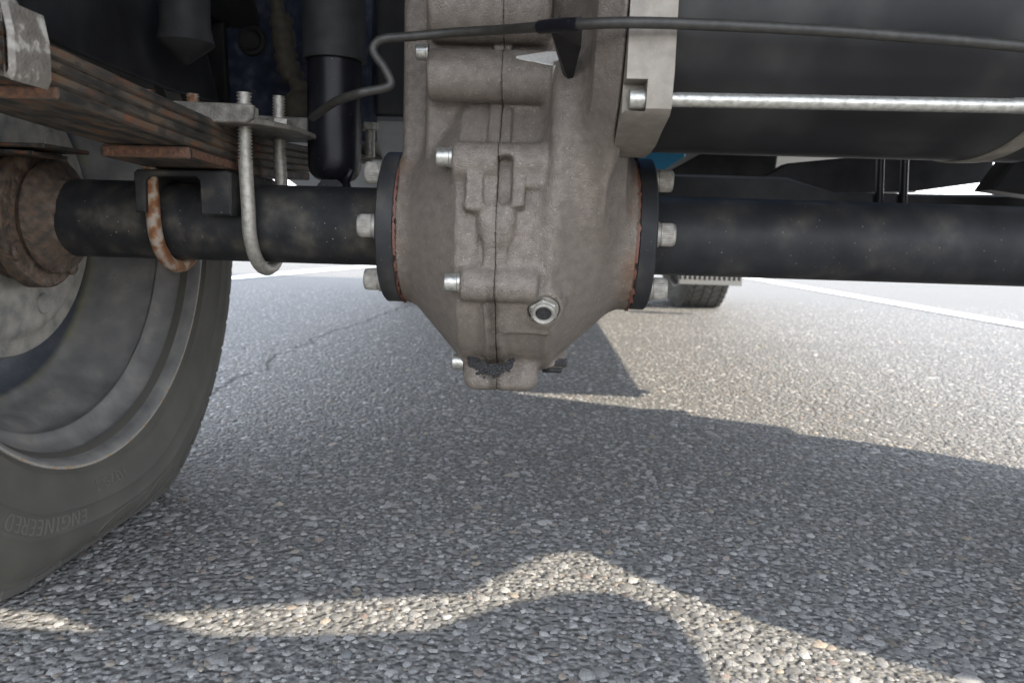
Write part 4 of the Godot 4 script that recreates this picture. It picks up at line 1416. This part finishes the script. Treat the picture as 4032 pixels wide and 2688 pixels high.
func build_brake_line() -> void:
	var l := holder("brake_line", "thin dark coated pipe running across above the axle")
	var p := MB.new()
	var pts := curve([Vector3(-0.165, 0.346, 0.05), Vector3(-0.140, 0.3515, 0.085), Vector3(-0.1207, 0.3550, 0.1), Vector3(-0.1128, 0.3568, 0.1), Vector3(-0.1050, 0.3584, 0.1), Vector3(-0.1003, 0.3604, 0.1), Vector3(-0.0998, 0.3640, 0.1), Vector3(-0.1040, 0.3718, 0.1), Vector3(-0.1092, 0.3784, 0.1), Vector3(-0.1109, 0.3832, 0.1), Vector3(-0.1080, 0.3874, 0.1), Vector3(-0.1017, 0.3895, 0.1), Vector3(-0.0864, 0.3909, 0.1), Vector3(-0.0595, 0.3926, 0.105), Vector3(-0.0285, 0.3900, 0.125), Vector3(-0.0043, 0.3835, 0.160), Vector3(0.0163, 0.3790, 0.185), Vector3(0.0382, 0.3771, 0.1975), Vector3(0.0669, 0.3772, 0.1975), Vector3(0.1153, 0.3763, 0.197), Vector3(0.1635, 0.3746, 0.1965), Vector3(0.2400, 0.3702, 0.196), Vector3(0.34, 0.363, 0.19)], 8)
	p.sweep(pts, 0.0029, 14)
	part("pipe", p, M.line_rubber, l)
	var sv := MB.new()
	sv.sweep(PackedVector3Array([Vector3(-0.0040, 0.3833, 0.1602), Vector3(0.0060, 0.3811, 0.1735), Vector3(0.0166, 0.3789, 0.1853)]), 0.0038, 16)
	part("sleeve", sv, M.gloss_black, l)
	var tb := MB.new()
	var a := Vector3(0.0040, 0.3800, 0.1700)
	var pl := [Vector3(0.0015, 0.3805, 0.1660), Vector3(0.0166, 0.3770, 0.1850), Vector3(0.0180, 0.3760, 0.1500), Vector3(0.0150, 0.3640, 0.1030), Vector3(0.0142, 0.3640, 0.0820), Vector3(0.0128, 0.3830, 0.0840), Vector3(0.0100, 0.3830, 0.1150)]
	for i in range(1, pl.size() - 1):
		for s in [0.0, 0.0016]:
			var off := Vector3(s, 0, 0)
			tb.ftri(pl[0] + off, pl[i] + off, pl[i + 1] + off, Vector3.RIGHT if s > 0.0 else Vector3.LEFT)
	for i in pl.size():
		var j := (i + 1) % pl.size()
		var off2 := Vector3(0.0016, 0, 0)
		tb.fquad(pl[i], pl[j], pl[j] + off2, pl[i] + off2, (pl[i] + pl[j]) * 0.5 - Vector3(0.011, 0.376, 0.12))
	part("bracket", tb, M.gloss_black, l)


# ---------------------------------------------------------------- underside of the body
func build_underbody() -> void:
	var u := holder("underbody")
	var t := MB.new()
	t.box(Vector3(-0.53, 0.470, -2.8), Vector3(0.69, 0.478, -0.44), 0.002)
	part("floor_sheet", t, M.tray, u)
	var cm := MB.new()
	cm.box(Vector3(-0.52, 0.3960, -0.345), Vector3(0.62, 0.560, -0.300), 0.003)
	part("cross_member", cm, M.rail, u)
	for x in [-0.40, 0.50]:
		var r := MB.new()
		r.box(Vector3(x, 0.485, -2.7), Vector3(x + 0.05, 0.62, 0.12), 0.004)
		part("frame_rail", r, M.rail, u)
	# inner wheel house
	var wh := MB.new()
	wh.box(Vector3(-0.52, 0.365, -0.31), Vector3(-0.195, 0.62, -0.275), 0.003)
	for i in wh.v.size():
		wh.v[i].z += 0.004 * broad.get_noise_2d(wh.v[i].x, wh.v[i].y)
	part("inner_panel", wh, M.blue_dark, u)
	var ln := MB.new()
	ln.lathe(Vector3(-0.585, 0.275, 0), Vector3.RIGHT, [Vector2(0.0, 0.345), Vector2(0.265, 0.345), Vector2(0.266, 0.349), Vector2(0.265, 0.352), Vector2(0.0, 0.352)], 40, -1.35, 1.30)
	part("wheel_arch_liner", ln, M.rail, u)
	var ip := MB.new()
	side(PackedVector2Array([Vector2(0.36, 0.430), Vector2(0.20, 0.402), Vector2(0.05, 0.388), Vector2(-0.10, 0.386), Vector2(-0.205, 0.392), Vector2(-0.170, 0.440), Vector2(-0.105, 0.485), Vector2(-0.04, 0.512), Vector2(0.0, 0.670), Vector2(0.36, 0.670)]), -0.342, -0.337, ip, 0.001)
	part("inner_wing", ip, M.rail, u)
	var hole := MB.new()
	hole.lathe(Vector3(-0.328, 0.4700, -0.274), Vector3.BACK, [Vector2(-0.001, 0.017), Vector2(0.003, 0.0155), Vector2(0.004, 0.012), Vector2(0.001, 0.009), Vector2(0.001, 0.0)], 24)
	part("grommet", hole, M.plastic, u)
	var ms := MB.new()
	ms.prism(PackedVector2Array([Vector2(-0.50, 0.62), Vector2(-0.385, 0.62), Vector2(-0.355, 0.50), Vector2(-0.350, 0.36), Vector2(-0.50, 0.36)]), Transform3D(Basis(), Vector3(0, 0, -0.27)), 0.012, 0.002)
	part("inner_guard", ms, M.rail, u)
	# sloping light sheet and bolt between damper and housing
	var sl := MB.new()
	sl.box(Vector3(-0.42, 0.362, -0.76), Vector3(0.02, 0.368, -0.34), 0.001, Basis(Vector3.RIGHT, -0.17))
	part("heat_shield", sl, M.light_sheet, u)
	var rib := MB.new()
	rib.sweep(PackedVector3Array([Vector3(-0.225, 0.372, -0.56), Vector3(-0.165, 0.344, -0.50)]), 0.004, 8)
	part("shield_rib", rib, M.rail, u)
	var bl := MB.new()
	bl.prism(ngon(6, 0.0085), Transform3D(Basis(Vector3.RIGHT, -PI / 2), Vector3(-0.168, 0.3620, -0.15)), 0.007, 0.0008)
	var bp := PackedVector3Array()
	var br := PackedFloat32Array()
	for i in 24:
		bp.append(Vector3(-0.168, 0.3620 - 0.0011 * i, -0.15))
		br.append(0.0052 if i % 2 == 0 else 0.0046)
	bl.sweep(bp, br, 12)
	part("stud", bl, M.zinc_dull, u)
	# what shows in the gap between motor and axle
	var te := MB.new()
	te.box(Vector3(0.09, 0.396, -1.04), Vector3(0.29, 0.445, -1.0), 0.004)
	part("blue_box", te, M.teal, u)
	var bm := MB.new()
	bm.sweep(PackedVector3Array([Vector3(0.19, 0.345, -0.84), Vector3(0.246, 0.384, -0.82), Vector3(0.318, 0.4340, -0.80), Vector3(0.36, 0.462, -0.79)]), 0.0165, 24)
	part("grey_tube", bm, M.light_sheet, u)
	var pl := MB.new()
	pl.prism(PackedVector2Array([Vector2(0.205, 0.320), Vector2(0.2678, 0.3348), Vector2(0.3840, 0.3705), Vector2(0.3880, 0.4300), Vector2(0.3050, 0.4300), Vector2(0.205, 0.372)]), Transform3D(Basis(), Vector3(0, 0, -0.74)), 0.04, 0.002)
	part("hanger_plate", pl, M.rail, u)
	var ed := MB.new()
	ed.sweep(PackedVector3Array([Vector3(0.2000, 0.3150, -0.70), Vector3(0.2678, 0.3340, -0.70), Vector3(0.3840, 0.3695, -0.70)]), 0.0018, 8)
	part("plate_edge", ed, M.bright_edge, u)
	var rp := MB.new()
	rp.prism(PackedVector2Array([Vector2(0.2921, 0.3094), Vector2(0.3784, 0.3319), Vector2(0.5128, 0.3394), Vector2(0.6248, 0.3581), Vector2(0.6212, 0.3986), Vector2(0.4868, 0.3921), Vector2(0.3408, 0.3742), Vector2(0.2921, 0.3451)]), Transform3D(Basis(), Vector3(0, 0, -0.53)), 0.03, 0.002)
	part("side_member", rp, M.rail, u)
	var st := MB.new()
	st.sweep(PackedVector3Array([Vector3(0.3600, 0.3572, -0.55), Vector3(0.4464, 0.3730, -0.55), Vector3(0.5328, 0.3907, -0.55)]), 0.0045, 10)
	part("brake_cable_tube", st, M.light_sheet, u)
	var ws := MB.new()
	ws.box(Vector3(0.36, 0.452, -1.42), Vector3(0.70, 0.458, -0.80), 0.001, Basis(Vector3.RIGHT, -0.03))
	part("light_sheet", ws, M.light_sheet, u)
	var e2 := MB.new()
	e2.sweep(PackedVector3Array([Vector3(0.3635, 0.3283, -0.498), Vector3(0.4414, 0.3348, -0.498), Vector3(0.5190, 0.3400, -0.498)]), 0.0012, 8)
	part("member_edge", e2, M.bright_edge, u)
	for q in [[0.4090, 0.0], [0.4380, 0.0006]]:
		var rd := MB.new()
		rd.sweep(PackedVector3Array([Vector3(q[0] + 0.005, 0.290, -0.36), Vector3(q[0], 0.3652, -0.36), Vector3(q[0] - 0.002, 0.42, -0.36), Vector3(q[0] - 0.002, 0.672, -0.345)]), 0.0050, 14)
		part("hanger_rod", rd, M.gloss_black, u)
	var rb := MB.new()
	rb.prism(PackedVector2Array([Vector2(0.495, 0.3305), Vector2(0.5635, 0.3225), Vector2(0.5635, 0.660), Vector2(0.52, 0.660), Vector2(0.501, 0.391), Vector2(0.515, 0.363)]), Transform3D(Basis(), Vector3(0, 0, -0.31)), 0.04, 0.003)
	part("spring_hanger", rb, M.rail, u)
	# low dark beam that closes the gap towards the front
	var lb := MB.new()
	lb.prism(PackedVector2Array([Vector2(0.10, 0.300), Vector2(0.55, 0.300), Vector2(0.62, 0.322), Vector2(0.600, 0.3330), Vector2(0.500, 0.3300), Vector2(0.36, 0.3285), Vector2(0.30, 0.345), Vector2(0.10, 0.345)]), Transform3D(Basis(), Vector3(0, 0, -0.40)), 0.035, 0.003)
	part("low_beam", lb, M.rail, u)
	# ridged bar behind the front wheel
	var fl := MB.new()
	fl.box(Vector3(0.468, 0.1110, -1.992), Vector3(0.676, 0.150, -1.984), 0.001)
	fl.box(Vector3(0.468, 0.1085, -1.984), Vector3(0.676, 0.1240, -1.972), 0.001)
	for i in 13:
		var x := 0.474 + 0.0162 * i
		fl.box(Vector3(x, 0.1243, -1.9838), Vector3(x + 0.0075, 0.150, -1.972), 0.001)
	fl.box(Vector3(0.60, 0.1502, -2.000), Vector3(0.62, 0.48, -1.985), 0.001)
	part("ridged_bar", fl, M.flap, u)
